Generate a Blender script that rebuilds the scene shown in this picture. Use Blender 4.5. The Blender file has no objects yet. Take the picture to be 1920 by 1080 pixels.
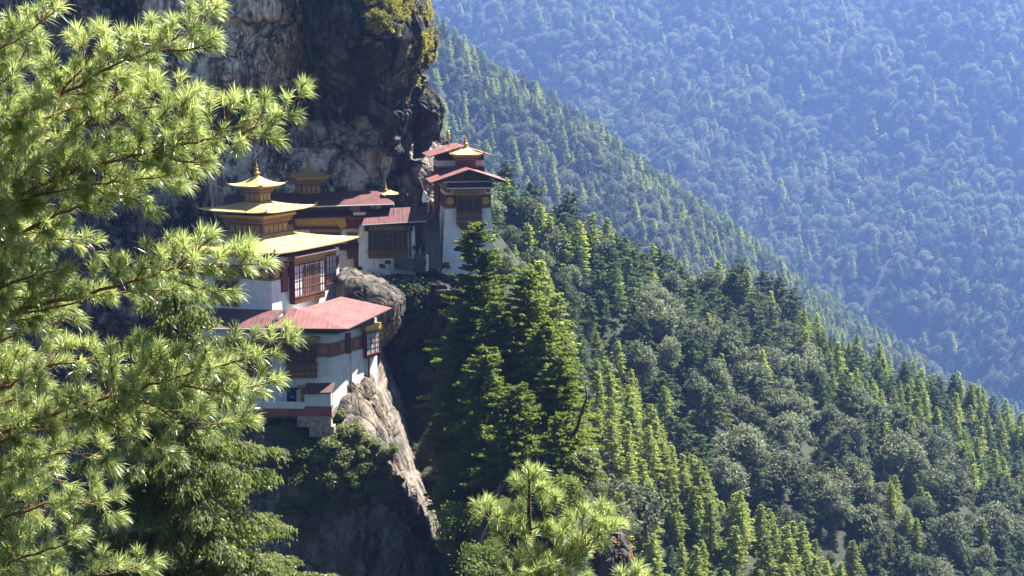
import bpy, math, random
import numpy as np
from mathutils import Vector, Matrix, Euler

# ---------------------------------------------------------------- camera, sky, sun, exposure
sc = bpy.context.scene
COL = sc.collection
F_PX, PITCH = 2700.0, math.atan(420 / 2700)          # focal length in 1920-wide pixels, downward tilt
cam_d = bpy.data.cameras.new('camera'); cam = bpy.data.objects.new('camera', cam_d); COL.objects.link(cam)
cam_d.sensor_width = 36; cam_d.lens = 36 * F_PX / 1920; cam_d.clip_start = .1; cam_d.clip_end = 9000
cam.location = (0, 0, 0); cam.rotation_euler = (math.pi / 2 - PITCH, 0, 0); sc.camera = cam
SUN_EL, SUN_AZ = math.radians(55), math.radians(53)   # azimuth clockwise from +Y (view direction)
SUN = np.array([math.sin(SUN_AZ) * math.cos(SUN_EL), math.cos(SUN_AZ) * math.cos(SUN_EL), math.sin(SUN_EL)])
w = bpy.data.worlds.new('World'); sc.world = w; w.use_nodes = True
nt = w.node_tree; bg = nt.nodes['Background']; sky = nt.nodes.new('ShaderNodeTexSky')
sky.sky_type = 'NISHITA'; sky.sun_disc = False; sky.sun_elevation = SUN_EL; sky.sun_rotation = SUN_AZ
sky.altitude = 2500; sky.ozone_density = 1.5; sky.dust_density = .6
nt.links.new(sky.outputs[0], bg.inputs[0]); bg.inputs[1].default_value = .045
sun_d = bpy.data.lights.new('sun', 'SUN'); sun = bpy.data.objects.new('sun', sun_d); COL.objects.link(sun)
sun_d.energy = 5.0; sun_d.angle = math.radians(.5); sun_d.color = (1, .95, .85)
sun.rotation_euler = Vector(SUN).to_track_quat('Z', 'Y').to_euler()
sc.view_settings.view_transform = 'Standard'; sc.view_settings.look = 'None'
sc.view_settings.exposure = 2.12; sc.view_settings.gamma = 1
sc.cycles.use_denoising = True; sc.cycles.max_bounces = 7; sc.cycles.diffuse_bounces = 3
sc.cycles.transmission_bounces = 4; sc.cycles.volume_bounces = 1; sc.cycles.caustics_reflective = False; sc.cycles.caustics_refractive = False
HAZE_DENSITY = .000115
HAZE_COLOR = (.235, .395, .89)

# ---------------------------------------------------------------- small helpers
def P(u, v, Y):                                       # world point seen at photo position (u, v) at depth Y
    a = (u - 960) / F_PX; b = (540 - v) / F_PX
    ca, sa = math.cos(PITCH), math.sin(PITCH)
    s = Y / (ca + b * sa)
    return np.array([a * s, Y, (-sa + b * ca) * s])
def Z(v, Y): return P(960, v, Y)[2]
def project(p):
    p = np.asarray(p, float); ca, sa = math.cos(PITCH), math.sin(PITCH)
    d = p[..., 1] * ca - p[..., 2] * sa; up = p[..., 1] * sa + p[..., 2] * ca
    d = np.where(d < .1, .1, d)
    return 960 + F_PX * p[..., 0] / d, 540 - F_PX * up / d
def hsh(ix, iy, iz, seed=0):
    h = (ix.astype(np.int64) * 374761393 + iy.astype(np.int64) * 668265263 + iz.astype(np.int64) * 2147483647 + seed * 974711 + 12345) & 0xFFFFFFFF
    h = ((h ^ (h >> 13)) * 1274126177) & 0xFFFFFFFF
    h = ((h ^ (h >> 16)) * 2246822519) & 0xFFFFFFFF
    return ((h ^ (h >> 15)) & 0xFFFFFF) / float(0x1000000)
def vnoise(p, seed=0):
    i = np.floor(p).astype(np.int64); f = p - i; f = f * f * (3 - 2 * f); r = 0
    for dx in (0, 1):
        for dy in (0, 1):
            for dz in (0, 1):
                wgt = (f[..., 0] if dx else 1 - f[..., 0]) * (f[..., 1] if dy else 1 - f[..., 1]) * (f[..., 2] if dz else 1 - f[..., 2])
                r = r + wgt * hsh(i[..., 0] + dx, i[..., 1] + dy, i[..., 2] + dz, seed)
    return r
def fbm(p, octv=4, seed=0, gain=.5):
    a, s, t = 1., 0., 0.
    for o in range(octv):
        s = s + a * (vnoise(p * 2. ** o + o * 17.3, seed + o) * 2 - 1); t += a; a *= gain
    return s / t
def facets(p, seed=0, tilt=.9):                       # blocky rock: every cell its own tilted plane
    i0 = np.floor(p).astype(np.int64); best = np.full(p.shape[:-1], 9e9); val = np.zeros(p.shape[:-1])
    for dx in (-1, 0, 1):
        for dy in (-1, 0, 1):
            for dz in (-1, 0, 1):
                c = i0 + np.array([dx, dy, dz]); g = lambda k: hsh(c[..., 0], c[..., 1], c[..., 2], seed + k)
                q = p - (c + np.stack([g(0), g(1), g(2)], -1)); d = (q * q).sum(-1)
                v = (g(3) * 2 - 1) * .5 + q[..., 0] * (g(4) * 2 - 1) * tilt + q[..., 1] * (g(5) * 2 - 1) * tilt + q[..., 2] * (g(6) * 2 - 1) * tilt
                m = d < best; best = np.where(m, d, best); val = np.where(m, v, val)
    return val
def edges(p, seed=0):                                 # distance to the nearest cell border: joints between rock blocks
    i0 = np.floor(p).astype(np.int64); b1 = np.full(p.shape[:-1], 9e9); b2 = b1.copy()
    for dx in (-1, 0, 1):
        for dy in (-1, 0, 1):
            for dz in (-1, 0, 1):
                c = i0 + np.array([dx, dy, dz]); q = p - (c + np.stack([hsh(c[..., 0], c[..., 1], c[..., 2], seed + k) for k in range(3)], -1)); d = np.sqrt((q * q).sum(-1))
                b2 = np.where(d < b1, b1, np.minimum(b2, d)); b1 = np.minimum(b1, d)
    return b2 - b1
def mesh(name, V, faces, mats, parent=None, attrs=None, smooth=False, midx=None, link=True):
    """one mesh object; faces = array (n,3|4) or list of arrays"""
    fl = faces if isinstance(faces, list) else [faces]
    fl = [np.asarray(f, np.int32) for f in fl if len(f)]
    V = np.asarray(V, np.float32).reshape(-1, 3)
    me = bpy.data.meshes.new(name); me.vertices.add(len(V)); me.vertices.foreach_set('co', V.ravel())
    idx = np.concatenate([f.ravel() for f in fl]); tot = np.concatenate([np.full(len(f), f.shape[1], np.int32) for f in fl])
    me.loops.add(len(idx)); me.loops.foreach_set('vertex_index', idx)
    me.polygons.add(len(tot)); st = np.concatenate([[0], np.cumsum(tot)[:-1]]).astype(np.int32)
    me.polygons.foreach_set('loop_start', st)
    if midx is not None: me.polygons.foreach_set('material_index', np.asarray(midx, np.int32))
    me.polygons.foreach_set('use_smooth', np.full(len(tot), smooth, bool))
    for k, a in (attrs or {}).items():
        me.attributes.new(k, 'FLOAT', 'POINT').data.foreach_set('value', np.asarray(a, np.float32))
    for m in (mats if isinstance(mats, (list, tuple)) else [mats]): me.materials.append(m)
    me.update(calc_edges=True)
    o = bpy.data.objects.new(name, me)
    if link: COL.objects.link(o)
    if parent is not None: o.parent = parent
    return o
def empty(name, loc=(0, 0, 0), rz=0):
    o = bpy.data.objects.new(name, None); COL.objects.link(o); o.location = loc; o.rotation_euler = (0, 0, rz)
    o.empty_display_size = .3; return o
def tag(o, label=None, cat=None, group=None, kind=None):
    if label: o['label'] = label
    if cat: o['category'] = cat
    if group: o['group'] = group
    if kind: o['kind'] = kind
    return o
class MB:                                             # collects boxes, prisms, tubes, lathes
    def __init__(s): s.v = []; s.f3 = []; s.f4 = []; s.n = 0; s.ng = []
    def add(s, V, F):
        V = np.asarray(V, float).reshape(-1, 3); b = s.n; s.v.append(V); s.n += len(V)
        for f in F:
            g = [int(i) + b for i in f]
            (s.f3 if len(g) == 3 else s.f4 if len(g) == 4 else s.ng).append(g)
    def hexa(s, p): s.add(p, [(0, 3, 2, 1), (4, 5, 6, 7), (0, 1, 5, 4), (1, 2, 6, 5), (2, 3, 7, 6), (3, 0, 4, 7)])
    def box(s, x0, x1, y0, y1, z0, z1):
        s.hexa([(x0, y0, z0), (x1, y0, z0), (x1, y1, z0), (x0, y1, z0), (x0, y0, z1), (x1, y0, z1), (x1, y1, z1), (x0, y1, z1)])
    def frustum(s, b, z0, t, z1):                     # b, t = (x0,x1,y0,y1)
        s.hexa([(b[0], b[2], z0), (b[1], b[2], z0), (b[1], b[3], z0), (b[0], b[3], z0), (t[0], t[2], z1), (t[1], t[2], z1), (t[1], t[3], z1), (t[0], t[3], z1)])
    def prism(s, poly, z0, z1, inset=0):              # vertical prism over an xy polygon
        n = len(poly); c = np.mean(np.array(poly, float), 0)
        V = [(x, y, z0) for x, y in poly] + [tuple(np.array((x, y)) + (c - (x, y)) / np.linalg.norm(c - (x, y)) * inset) + (z1,) for x, y in poly]
        s.add(V, [tuple(range(n - 1, -1, -1)), tuple(range(n, 2 * n))] + [(i, (i + 1) % n, (i + 1) % n + n, i + n) for i in range(n)])
    def slab(s, pts, th):                             # 3-D polygon (counter-clockwise from above) thickened downward
        n = len(pts); P3 = [tuple(p) for p in pts]; V = P3 + [(x, y, z - th) for x, y, z in P3]
        s.add(V, [tuple(range(n)), tuple(range(2 * n - 1, n - 1, -1))] + [(i + n, (i + 1) % n + n, (i + 1) % n, i) for i in range(n)])
    def tube(s, pts, rad, k=6):
        pts = np.asarray(pts, float); n = len(pts); rad = np.broadcast_to(rad, (n,)); T = np.gradient(pts, axis=0) if n > 2 else np.repeat((pts[1] - pts[0])[None], n, 0)
        T /= np.linalg.norm(T, axis=1)[:, None] + 1e-9; ref = np.array([0, 0, 1.]) if abs(T[0, 2]) < .9 else np.array([1., 0, 0])
        A = np.cross(T, ref); A /= np.linalg.norm(A, axis=1)[:, None] + 1e-9; B = np.cross(T, A); an = np.arange(k) * 2 * math.pi / k
        V = pts[:, None] + rad[:, None, None] * (np.cos(an)[None, :, None] * A[:, None] + np.sin(an)[None, :, None] * B[:, None])
        F = [(i * k + j, i * k + (j + 1) % k, (i + 1) * k + (j + 1) % k, (i + 1) * k + j) for i in range(n - 1) for j in range(k)]
        s.add(V.reshape(-1, 3), F + [tuple(range(k)), tuple(range(n * k - 1, n * k - k - 1, -1))])
    def lathe(s, prof, c=(0, 0, 0), k=12):            # prof = [(r, z)]
        an = np.arange(k) * 2 * math.pi / k
        V = [(c[0] + r * math.cos(a), c[1] + r * math.sin(a), c[2] + z) for r, z in prof for a in an]; n = len(prof)
        s.add(V, [(i * k + j, i * k + (j + 1) % k, (i + 1) * k + (j + 1) % k, (i + 1) * k + j) for i in range(n - 1) for j in range(k)] + [tuple(range(k - 1, -1, -1)), tuple(range(n * k - k, n * k))])
    def fbox(s, F, x0, x1, z0, z1, d0, d1):           # box on a facade frame F = (origin, right, normal)
        o, r, n = F; g = lambda x, d, z: (o[0] + r[0] * x + n[0] * d, o[1] + r[1] * x + n[1] * d, z)
        s.hexa([g(x0, d1, z0), g(x1, d1, z0), g(x1, d0, z0), g(x0, d0, z0), g(x0, d1, z1), g(x1, d1, z1), g(x1, d0, z1), g(x0, d0, z1)])
    def fpoly(s, F, pts, d0, d1):                     # polygon (x,z) on a facade, extruded d0..d1
        o, r, n = F; m = len(pts); g = lambda x, z, d: (o[0] + r[0] * x + n[0] * d, o[1] + r[1] * x + n[1] * d, z)
        s.add([g(x, z, d1) for x, z in pts] + [g(x, z, d0) for x, z in pts], [tuple(range(m)), tuple(range(2 * m - 1, m - 1, -1))] + [(i + m, (i + 1) % m + m, (i + 1) % m, i) for i in range(m)])
    def build(s, name, mat, parent=None, smooth=False):
        me = bpy.data.meshes.new(name); V = np.concatenate(s.v); me.from_pydata(V.tolist(), [], s.f3 + s.f4 + s.ng)
        for m in (mat if isinstance(mat, (list, tuple)) else [mat]): me.materials.append(m)
        if smooth: me.polygons.foreach_set('use_smooth', np.ones(len(me.polygons), bool))
        me.update(); o = bpy.data.objects.new(name, me); COL.objects.link(o)
        if parent is not None: o.parent = parent
        return o

# ---------------------------------------------------------------- materials
def nodes(name):
    m = bpy.data.materials.new(name); m.use_nodes = True; t = m.node_tree; b = t.nodes['Principled BSDF']
    return m, t, b
def N(t, kind, **kw):
    n = t.nodes.new(kind)
    for k, v in kw.items():
        if k in n.inputs: n.inputs[k].default_value = v
        else: setattr(n, k, v)
    return n
def ramp(t, fac, stops):
    r = t.nodes.new('ShaderNodeValToRGB'); e = r.color_ramp.elements
    while len(e) < len(stops): e.new(.5)
    for k, (p, c) in enumerate(stops): e[k].position = p; e[k].color = (*c, 1) if len(c) == 3 else c
    t.links.new(fac, r.inputs[0]); return r.outputs[0]
def mixc(t, fac, a, b, mode='MIX'):
    n = t.nodes.new('ShaderNodeMix'); n.data_type = 'RGBA'; n.blend_type = mode
    for s, x in ((n.inputs[0], fac), (n.inputs[6], a), (n.inputs[7], b)):
        if isinstance(x, bpy.types.NodeSocket): t.links.new(x, s)
        else: s.default_value = x if not isinstance(x, tuple) or len(x) == 4 else (*x, 1)
    return n.outputs[2]
def coords(t, scale=(1, 1, 1)):
    tc = t.nodes.new('ShaderNodeTexCoord'); mp = t.nodes.new('ShaderNodeMapping'); mp.inputs['Scale'].default_value = scale
    t.links.new(tc.outputs['Object'], mp.inputs[0]); return mp.outputs[0]
def noise(t, co, scale, detail=4, rough=.55, dist=0):
    n = N(t, 'ShaderNodeTexNoise', Scale=scale, Detail=detail, Roughness=rough, Distortion=dist); t.links.new(co, n.inputs['Vector']); return n.outputs[0]
def bump(t, b, h, strength=.3, dist=.05):
    n = N(t, 'ShaderNodeBump', Strength=strength, Distance=dist); t.links.new(h, n.inputs['Height']); t.links.new(n.outputs[0], b.inputs['Normal'])
def simple(name, col, rough=.7, metal=0, var=.25, scale=1.5, bmp=.15, spec=.4, stretch=(1, 1, 1)):
    m, t, b = nodes(name); co = coords(t, stretch); n = noise(t, co, scale, 5)
    lo = tuple(c * (1 - var) for c in col); hi = tuple(min(1, c * (1 + var)) for c in col)
    t.links.new(ramp(t, n, [(.3, lo), (.7, hi)]), b.inputs['Base Color'])
    b.inputs['Roughness'].default_value = rough; b.inputs['Metallic'].default_value = metal; b.inputs['Specular IOR Level'].default_value = spec
    if bmp: bump(t, b, noise(t, co, scale * 6, 4), bmp, .04)
    return m
def leafmat(name, a, b_, trans, rough=.5, tw=.4, spec=.4, objvar=.5):
    """foliage: tint per leaf (attribute) and per tree, part of the light passes through"""
    m, t, b = nodes(name); at = N(t, 'ShaderNodeAttribute', attribute_name='tint'); oi = t.nodes.new('ShaderNodeObjectInfo')
    mx = N(t, 'ShaderNodeMath', operation='MULTIPLY_ADD'); t.links.new(oi.outputs['Random'], mx.inputs[0]); mx.inputs[1].default_value = objvar
    s2 = N(t, 'ShaderNodeMath', operation='MULTIPLY'); t.links.new(at.outputs['Fac'], s2.inputs[0]); s2.inputs[1].default_value = 1 - objvar
    t.links.new(s2.outputs[0], mx.inputs[2])
    c = mixc(t, mx.outputs[0], a, b_); t.links.new(c, b.inputs['Base Color']); b.inputs['Roughness'].default_value = rough; b.inputs['Specular IOR Level'].default_value = spec
    tr = t.nodes.new('ShaderNodeBsdfTranslucent'); ct = mixc(t, 1., c, trans, 'MULTIPLY'); t.links.new(ct, tr.inputs[0])
    ms = t.nodes.new('ShaderNodeMixShader'); ms.inputs[0].default_value = tw
    t.links.new(b.outputs[0], ms.inputs[1]); t.links.new(tr.outputs[0], ms.inputs[2]); t.links.new(ms.outputs[0], t.nodes['Material Output'].inputs[0])
    return m
M = {}
M['bark'] = simple('bark', (.07, .05, .04), .9, scale=3, bmp=.6, stretch=(1, 1, .25))
M['bark_grey'] = simple('bark_grey', (.16, .13, .11), .9, scale=3, bmp=.5, stretch=(1, 1, .25))
M['twig'] = simple('twig', (.22, .12, .06), .85, scale=6, bmp=.3)
M['dead_wood'] = simple('dead_wood', (.035, .028, .025), .9, scale=4, bmp=.4)
# leaves: dark base, light base, transmitted tint
M['pine'] = leafmat('pine_needles', (.08, .13, .035), (.56, .59, .32), (1.5, 1.55, 1.0), rough=.30, tw=.52, spec=.9, objvar=.0)
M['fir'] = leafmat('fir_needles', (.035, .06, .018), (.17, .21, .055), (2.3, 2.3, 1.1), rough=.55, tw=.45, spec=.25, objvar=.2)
M['hemlock'] = leafmat('hemlock_needles', (.05, .075, .028), (.18, .21, .08), (2.0, 2.1, 1.1), rough=.45, tw=.42)
M['conifer'] = leafmat('conifer_needles', (.13, .165, .045), (.37, .405, .115), (1.8, 1.85, 1.15), rough=.6, tw=.6, spec=.2)
M['conifer_blue'] = leafmat('conifer_needles_cool', (.04, .07, .03), (.09, .13, .05), (2.0, 2.3, 1.3), rough=.6, tw=.42, spec=.2)
M['broad'] = leafmat('oak_leaves', (.026, .035, .021), (.22, .235, .155), (1.7, 1.9, 1.3), rough=.55, tw=.35, spec=.2)
M['dark_conifer'] = leafmat('dark_needles', (.02, .034, .019), (.14, .165, .095), (1.9, 2.0, 1.2), rough=.6, tw=.35, spec=.2)
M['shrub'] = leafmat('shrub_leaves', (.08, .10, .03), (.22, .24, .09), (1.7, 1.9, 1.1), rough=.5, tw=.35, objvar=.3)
M['moss'] = leafmat('moss', (.17, .17, .035), (.50, .46, .13), (1.3, 1.3, .8), rough=.8, tw=.3, objvar=0)
# ---------------------------------------------------------------- ground: one sheet with the spurs and the far mountain
def rock_mat(name, dark, mid, light, warm, streak=.5, crack=.9, zs=.8):
    m, t, b = nodes(name); co = coords(t)
    big = noise(t, co, .12, 4); n2 = noise(t, coords(t, (1.3, 1.3, zs)), .26, 6, .6, .7)
    c = ramp(t, n2, [(.40, dark), (.49, mid), (.59, light)])
    c = mixc(t, ramp(t, big, [(.42, (0, 0, 0)), (.62, (.4, .4, .4))]), c, warm, 'MIX') if warm else c
    wav = noise(t, coords(t, (2., 2., .16)), .34, 6, .62, .5)                       # dark water streaks running down
    c = mixc(t, ramp(t, wav, [(.49, (0, 0, 0)), (.60, (streak,) * 3)]), c, dark)
    pale = noise(t, coords(t, (2.4, 2.4, zs)), .5, 6, .65, 1.2)                      # pale mineral streaks
    c = mixc(t, ramp(t, pale, [(.56, (0, 0, 0)), (.68, (.7, .7, .7))]), c, tuple(min(1, x * 1.7) for x in light))
    vo = N(t, 'ShaderNodeTexVoronoi', Scale=.15, feature='DISTANCE_TO_EDGE'); wp = N(t, 'ShaderNodeVectorMath', operation='ADD')
    nz = N(t, 'ShaderNodeTexNoise', Scale=.5, Detail=4); t.links.new(co, nz.inputs['Vector'])
    sc3 = N(t, 'ShaderNodeVectorMath', operation='SCALE'); sc3.inputs['Scale'].default_value = 7.0; t.links.new(nz.outputs[1], sc3.inputs[0])
    t.links.new(coords(t, (1, 1, .45)), wp.inputs[0]); t.links.new(sc3.outputs[0], wp.inputs[1]); t.links.new(wp.outputs[0], vo.inputs['Vector'])
    cr = ramp(t, vo.outputs[0], [(.0, (.1, .1, .1)), (.03, (1, 1, 1))])
    c = mixc(t, crack, c, mixc(t, 1., c, cr, 'MULTIPLY')); t.links.new(c, b.inputs['Base Color'])
    b.inputs['Roughness'].default_value = .85; b.inputs['Specular IOR Level'].default_value = .25
    h = N(t, 'ShaderNodeMath', operation='MULTIPLY_ADD'); t.links.new(noise(t, co, 1.6, 8, .68), h.inputs[0]); h.inputs[1].default_value = .8; t.links.new(cr, h.inputs[2])
    bump(t, b, h.outputs[0], .9, .22); return m
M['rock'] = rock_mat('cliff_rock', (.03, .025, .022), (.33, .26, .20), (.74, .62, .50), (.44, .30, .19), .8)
M['rock_shade'] = rock_mat('cliff_rock_painted_shade', (.012, .010, .010), (.10, .08, .066), (.34, .28, .23), (.14, .10, .07), .8)  # darker copy of the cliff rock: shade of the recessed walls painted in
M['rock_dark'] = rock_mat('stained_rock_painted_shade', (.006, .006, .007), (.017, .016, .017), (.085, .076, .072), None, .8)  # near-black base paints overhang and terrace shade into the rock; outcrop shares it
M['rock_warm'] = rock_mat('pinnacle_rock', (.032, .029, .028), (.105, .092, .082), (.225, .195, .16), (.22, .155, .085), .5, .7, .5)
M['rock_pale'] = rock_mat('boulder_rock', (.02, .018, .017), (.062, .055, .046), (.14, .12, .09), (.15, .12, .075), .7, .8, .6)

RIDGES = {   # crest of each spur: points seen in the photo with their depth, and how steeply the sides fall
 'A': ([P(860, 360, 350), P(930, 545, 330), P(1090, 805, 312), P(1250, 915, 315), P(1420, 1030, 325), P(1620, 1215, 337), P(1950, 1560, 350)], .75, 1.25),
 'B': ([P(560, 60, 430), P(880, 365, 430), P(1000, 420, 440), P(1120, 475, 450), P(1350, 575, 475), P(1540, 640, 495), P(1920, 810, 540), P(2400, 1010, 590)], .66, .8),
 'C': ([P(420, -320, 1640), P(800, 55, 1700), P(950, 148, 1745), P(1100, 268, 1800), P(1400, 466, 1930), P(1700, 676, 2075), P(1920, 788, 2190), P(2400, 1030, 2360)], .72, .8),
 'T': ([P(900, 505, 228), P(940, 520, 221), P(1000, 800, 200), P(1095, 915, 165), P(1190, 1095, 140), P(1330, 1400, 120)], 1.25, 3.2),
}
def ridge_h(x, y, key):
    pts, sf, sb = RIDGES[key]; out = np.full(x.shape, -999.)
    for a, b in zip(pts[:-1], pts[1:]):
        d = b[:2] - a[:2]; L2 = (d * d).sum(); t = np.clip(((x - a[0]) * d[0] + (y - a[1]) * d[1]) / L2, 0, 1)
        px, py = a[0] + t * d[0], a[1] + t * d[1]; dd = np.hypot(x - px, y - py)
        side = ((x - px) * d[1] - (y - py) * d[0]) / (math.sqrt(L2) * dd + 1e-6)   # > 0 = viewer's side for crests running right
        sl = sb + (sf - sb) * (.5 + .5 * np.clip(side * 1.4, -1, 1))
        out = np.maximum(out, a[2] + t * (b[2] - a[2]) - sl * (np.sqrt(dd * dd + 16) - 4))
    return out
def H(x, y):
    x = np.asarray(x, float); y = np.asarray(y, float); q = np.stack([x, y, 0 * x], -1)
    warp = fbm(q / 70, 3, 5) * 16 * np.clip((y - 260) / 200, 0, 1)
    h = np.maximum(-2.6 - .5 * np.maximum(y, -30), -645.)
    for k in 'TABC': h = np.maximum(h, ridge_h(x, y, k) + (warp if k in 'BC' else warp * .3))
    g = (x * .62 + y * .30)                                          # gullies of the far mountain run down to the right
    far = -600 + .60 * (y - 2250) + 115 * fbm(np.stack([g / 255, (y - x) / 1200, 0 * x], -1), 3, 9) + 52 * fbm(q / 165, 3, 11)
    far = np.minimum(far, 285 + .05 * (y - 3720))
    h = np.maximum(h, far)
    return h + fbm(q / 22, 3, 2) * 1.6 * np.clip((y - 120) / 150, .15, 1)
def ground():
    xs = np.concatenate([np.arange(-900, -240, 20.), np.arange(-240, 500, 6.), np.arange(500, 2300, 14.)]); ys = np.concatenate([np.arange(-60, 800, 6.), np.arange(800, 4901, 16.)])
    X, Y = np.meshgrid(xs, ys); V = np.stack([X, Y, H(X, Y)], -1).reshape(-1, 3); nx, ny = len(xs), len(ys)
    i = (np.arange(ny - 1)[:, None] * nx + np.arange(nx - 1)[None]).ravel()
    m, t, b = nodes('forest_floor'); co = coords(t)
    c = ramp(t, noise(t, co, .09, 6, .6), [(.3, (.010, .014, .007)), (.55, (.018, .024, .011)), (.75, (.030, .032, .017))])
    t.links.new(c, b.inputs['Base Color']); b.inputs['Roughness'].default_value = .95; bump(t, b, noise(t, co, .5, 6), .6, .8)
    o = mesh('ground', V, np.stack([i, i + 1, i + nx + 1, i + nx], -1), m, smooth=True)
    return tag(o, 'steep wooded mountain slopes falling into a deep valley', 'ground', kind='structure')
ground()

# haze: one even volume round everything
def haze():
    mb = MB(); mb.box(-902, 2300, -62, 4895, -700, 420)
    m = bpy.data.materials.new('haze_air'); m.use_nodes = True; t = m.node_tree; t.nodes.remove(t.nodes['Principled BSDF'])
    v = t.nodes.new('ShaderNodeVolumePrincipled'); v.inputs['Color'].default_value = (*HAZE_COLOR, 1); v.inputs['Density'].default_value = HAZE_DENSITY
    v.inputs['Anisotropy'].default_value = .35; t.links.new(v.outputs[0], t.nodes['Material Output'].inputs['Volume'])
    tag(mb.build('haze', m), 'thin blue haze filling the whole valley', 'haze', kind='stuff')
haze()

# ---------------------------------------------------------------- rock masses: lofted closed bodies, then broken into facets
def loft(rows, nz=150, na=220, ex=2.6, amp=1.0, seed=1, cell=(7, 2.6), fine=.5, squash=.55, grow=1.0, hor=0.):
    """rows = (v, u_left, u_right, depth, thickness to the front, thickness to the back)"""
    R = []
    for v, ul, ur, Y, tf, tb in rows: R.append((Z(v, Y), P(ul, v, Y)[0], P(ur, v, Y)[0], Y, tf, tb))
    R = np.array(R)[::-1]; zz = np.linspace(R[0, 0], R[-1, 0], nz); C = [np.interp(zz, R[:, 0], R[:, k]) for k in range(1, 6)]
    ker = np.array([1, 2, 3, 2, 1.]) / 9
    C = [np.convolve(np.pad(c, 2, 'edge'), ker, 'valid') for c in C]; xl, xr, yc, tf, tb = C
    an = np.linspace(0, 2 * math.pi, na, endpoint=False); cs, sn = np.cos(an), np.sin(an)
    sx = np.sign(cs) * np.abs(cs) ** (2 / ex); sy = np.sign(sn) * np.abs(sn) ** (2 / ex)
    X = (xl + xr)[:, None] / 2 + (xr - xl)[:, None] / 2 * sx[None]; Y = yc[:, None] - np.where(sy > 0, tf[:, None], tb[:, None]) * sy[None]
    V = np.stack([X, Y, np.repeat(zz[:, None], na, 1)], -1)
    du = np.roll(V, -1, 1) - np.roll(V, 1, 1); dz = np.gradient(V, axis=0); n = np.cross(dz, du); n /= np.linalg.norm(n, axis=-1)[..., None] + 1e-9
    cen = V.mean(1, keepdims=True); n *= np.sign(((V - cen) * n).sum(-1, keepdims=True) + 1e-9)
    q = V * np.array([1, 1, squash]); q = q + fbm(V / 5, 3, seed + 3)[..., None] * 1.5
    d = facets(q / cell[0], seed) * 1.9 + facets(q / cell[1], seed + 20) * .75 + fbm(V * np.array([1, 1, .6]) / 1.6, 4, seed + 7) * fine + fbm(V / 11, 2, seed + 1) * 1.2
    for sc_, dp, sd_ in ((cell[0] * .9, 2.0, 60), (cell[1] * 1.3, .6, 80)):
        d = d - dp * np.exp(-(edges(q / sc_ + 5.5, seed + sd_) / .06) ** 2)
    if hor: d = d - hor * np.exp(-((((V[..., 2] + fbm(V / 9, 2, 4) * 2) / 6.2) % 1 - .5) / .05) ** 2)
    V = V + n * (d * amp)[..., None] * .8
    top, bot = V[-1].mean(0), V[0].mean(0); W = np.concatenate([V.reshape(-1, 3), top[None], bot[None]])
    i = np.arange(nz - 1)[:, None] * na; j = np.arange(na)[None]; j2 = (j + 1) % na
    F4 = np.stack([i + j, i + na + j, i + na + j2, i + j2], -1).reshape(-1, 4)
    jj = np.arange(na); k2 = (jj + 1) % na; b = (nz - 1) * na
    F3 = np.concatenate([np.stack([b + jj, np.full(na, nz * na), b + k2], -1), np.stack([jj, k2, np.full(na, nz * na + 1)], -1)])
    return W, F4, F3
def rock(name, lofts, mats, label, cat, kind=None):
    Vs, f4, f3, m4, m3, n = [], [], [], [], [], 0
    for (W, F4, F3), mi in lofts:
        Vs.append(W); f4.append(F4 + n); f3.append(F3 + n); m4 += [mi] * len(F4); m3 += [mi] * len(F3); n += len(W)
    o = mesh(name, np.concatenate(Vs), [np.concatenate(f4), np.concatenate(f3)], mats, smooth=False, midx=m4 + m3)
    return tag(o, label, cat, kind=kind)
dome_loft = loft([(-190, 560, 770, 230, 18, 30), (-60, 566, 786, 238, 17, 28), (0, 575, 797, 237, 17, 26), (40, 580, 804, 236, 17, 25), (75, 584, 807, 236, 17, 23), (110, 590, 800, 236, 16, 21),
                  (140, 600, 788, 236, 13, 19), (175, 630, 778, 236, 10, 18), (215, 690, 772, 233, 8, 12), (250, 715, 765, 233, 6, 10), (290, 725, 760, 233, 4, 8)], 190, 260, 2.3, .8, 31, (9, 3), .45)
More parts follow.
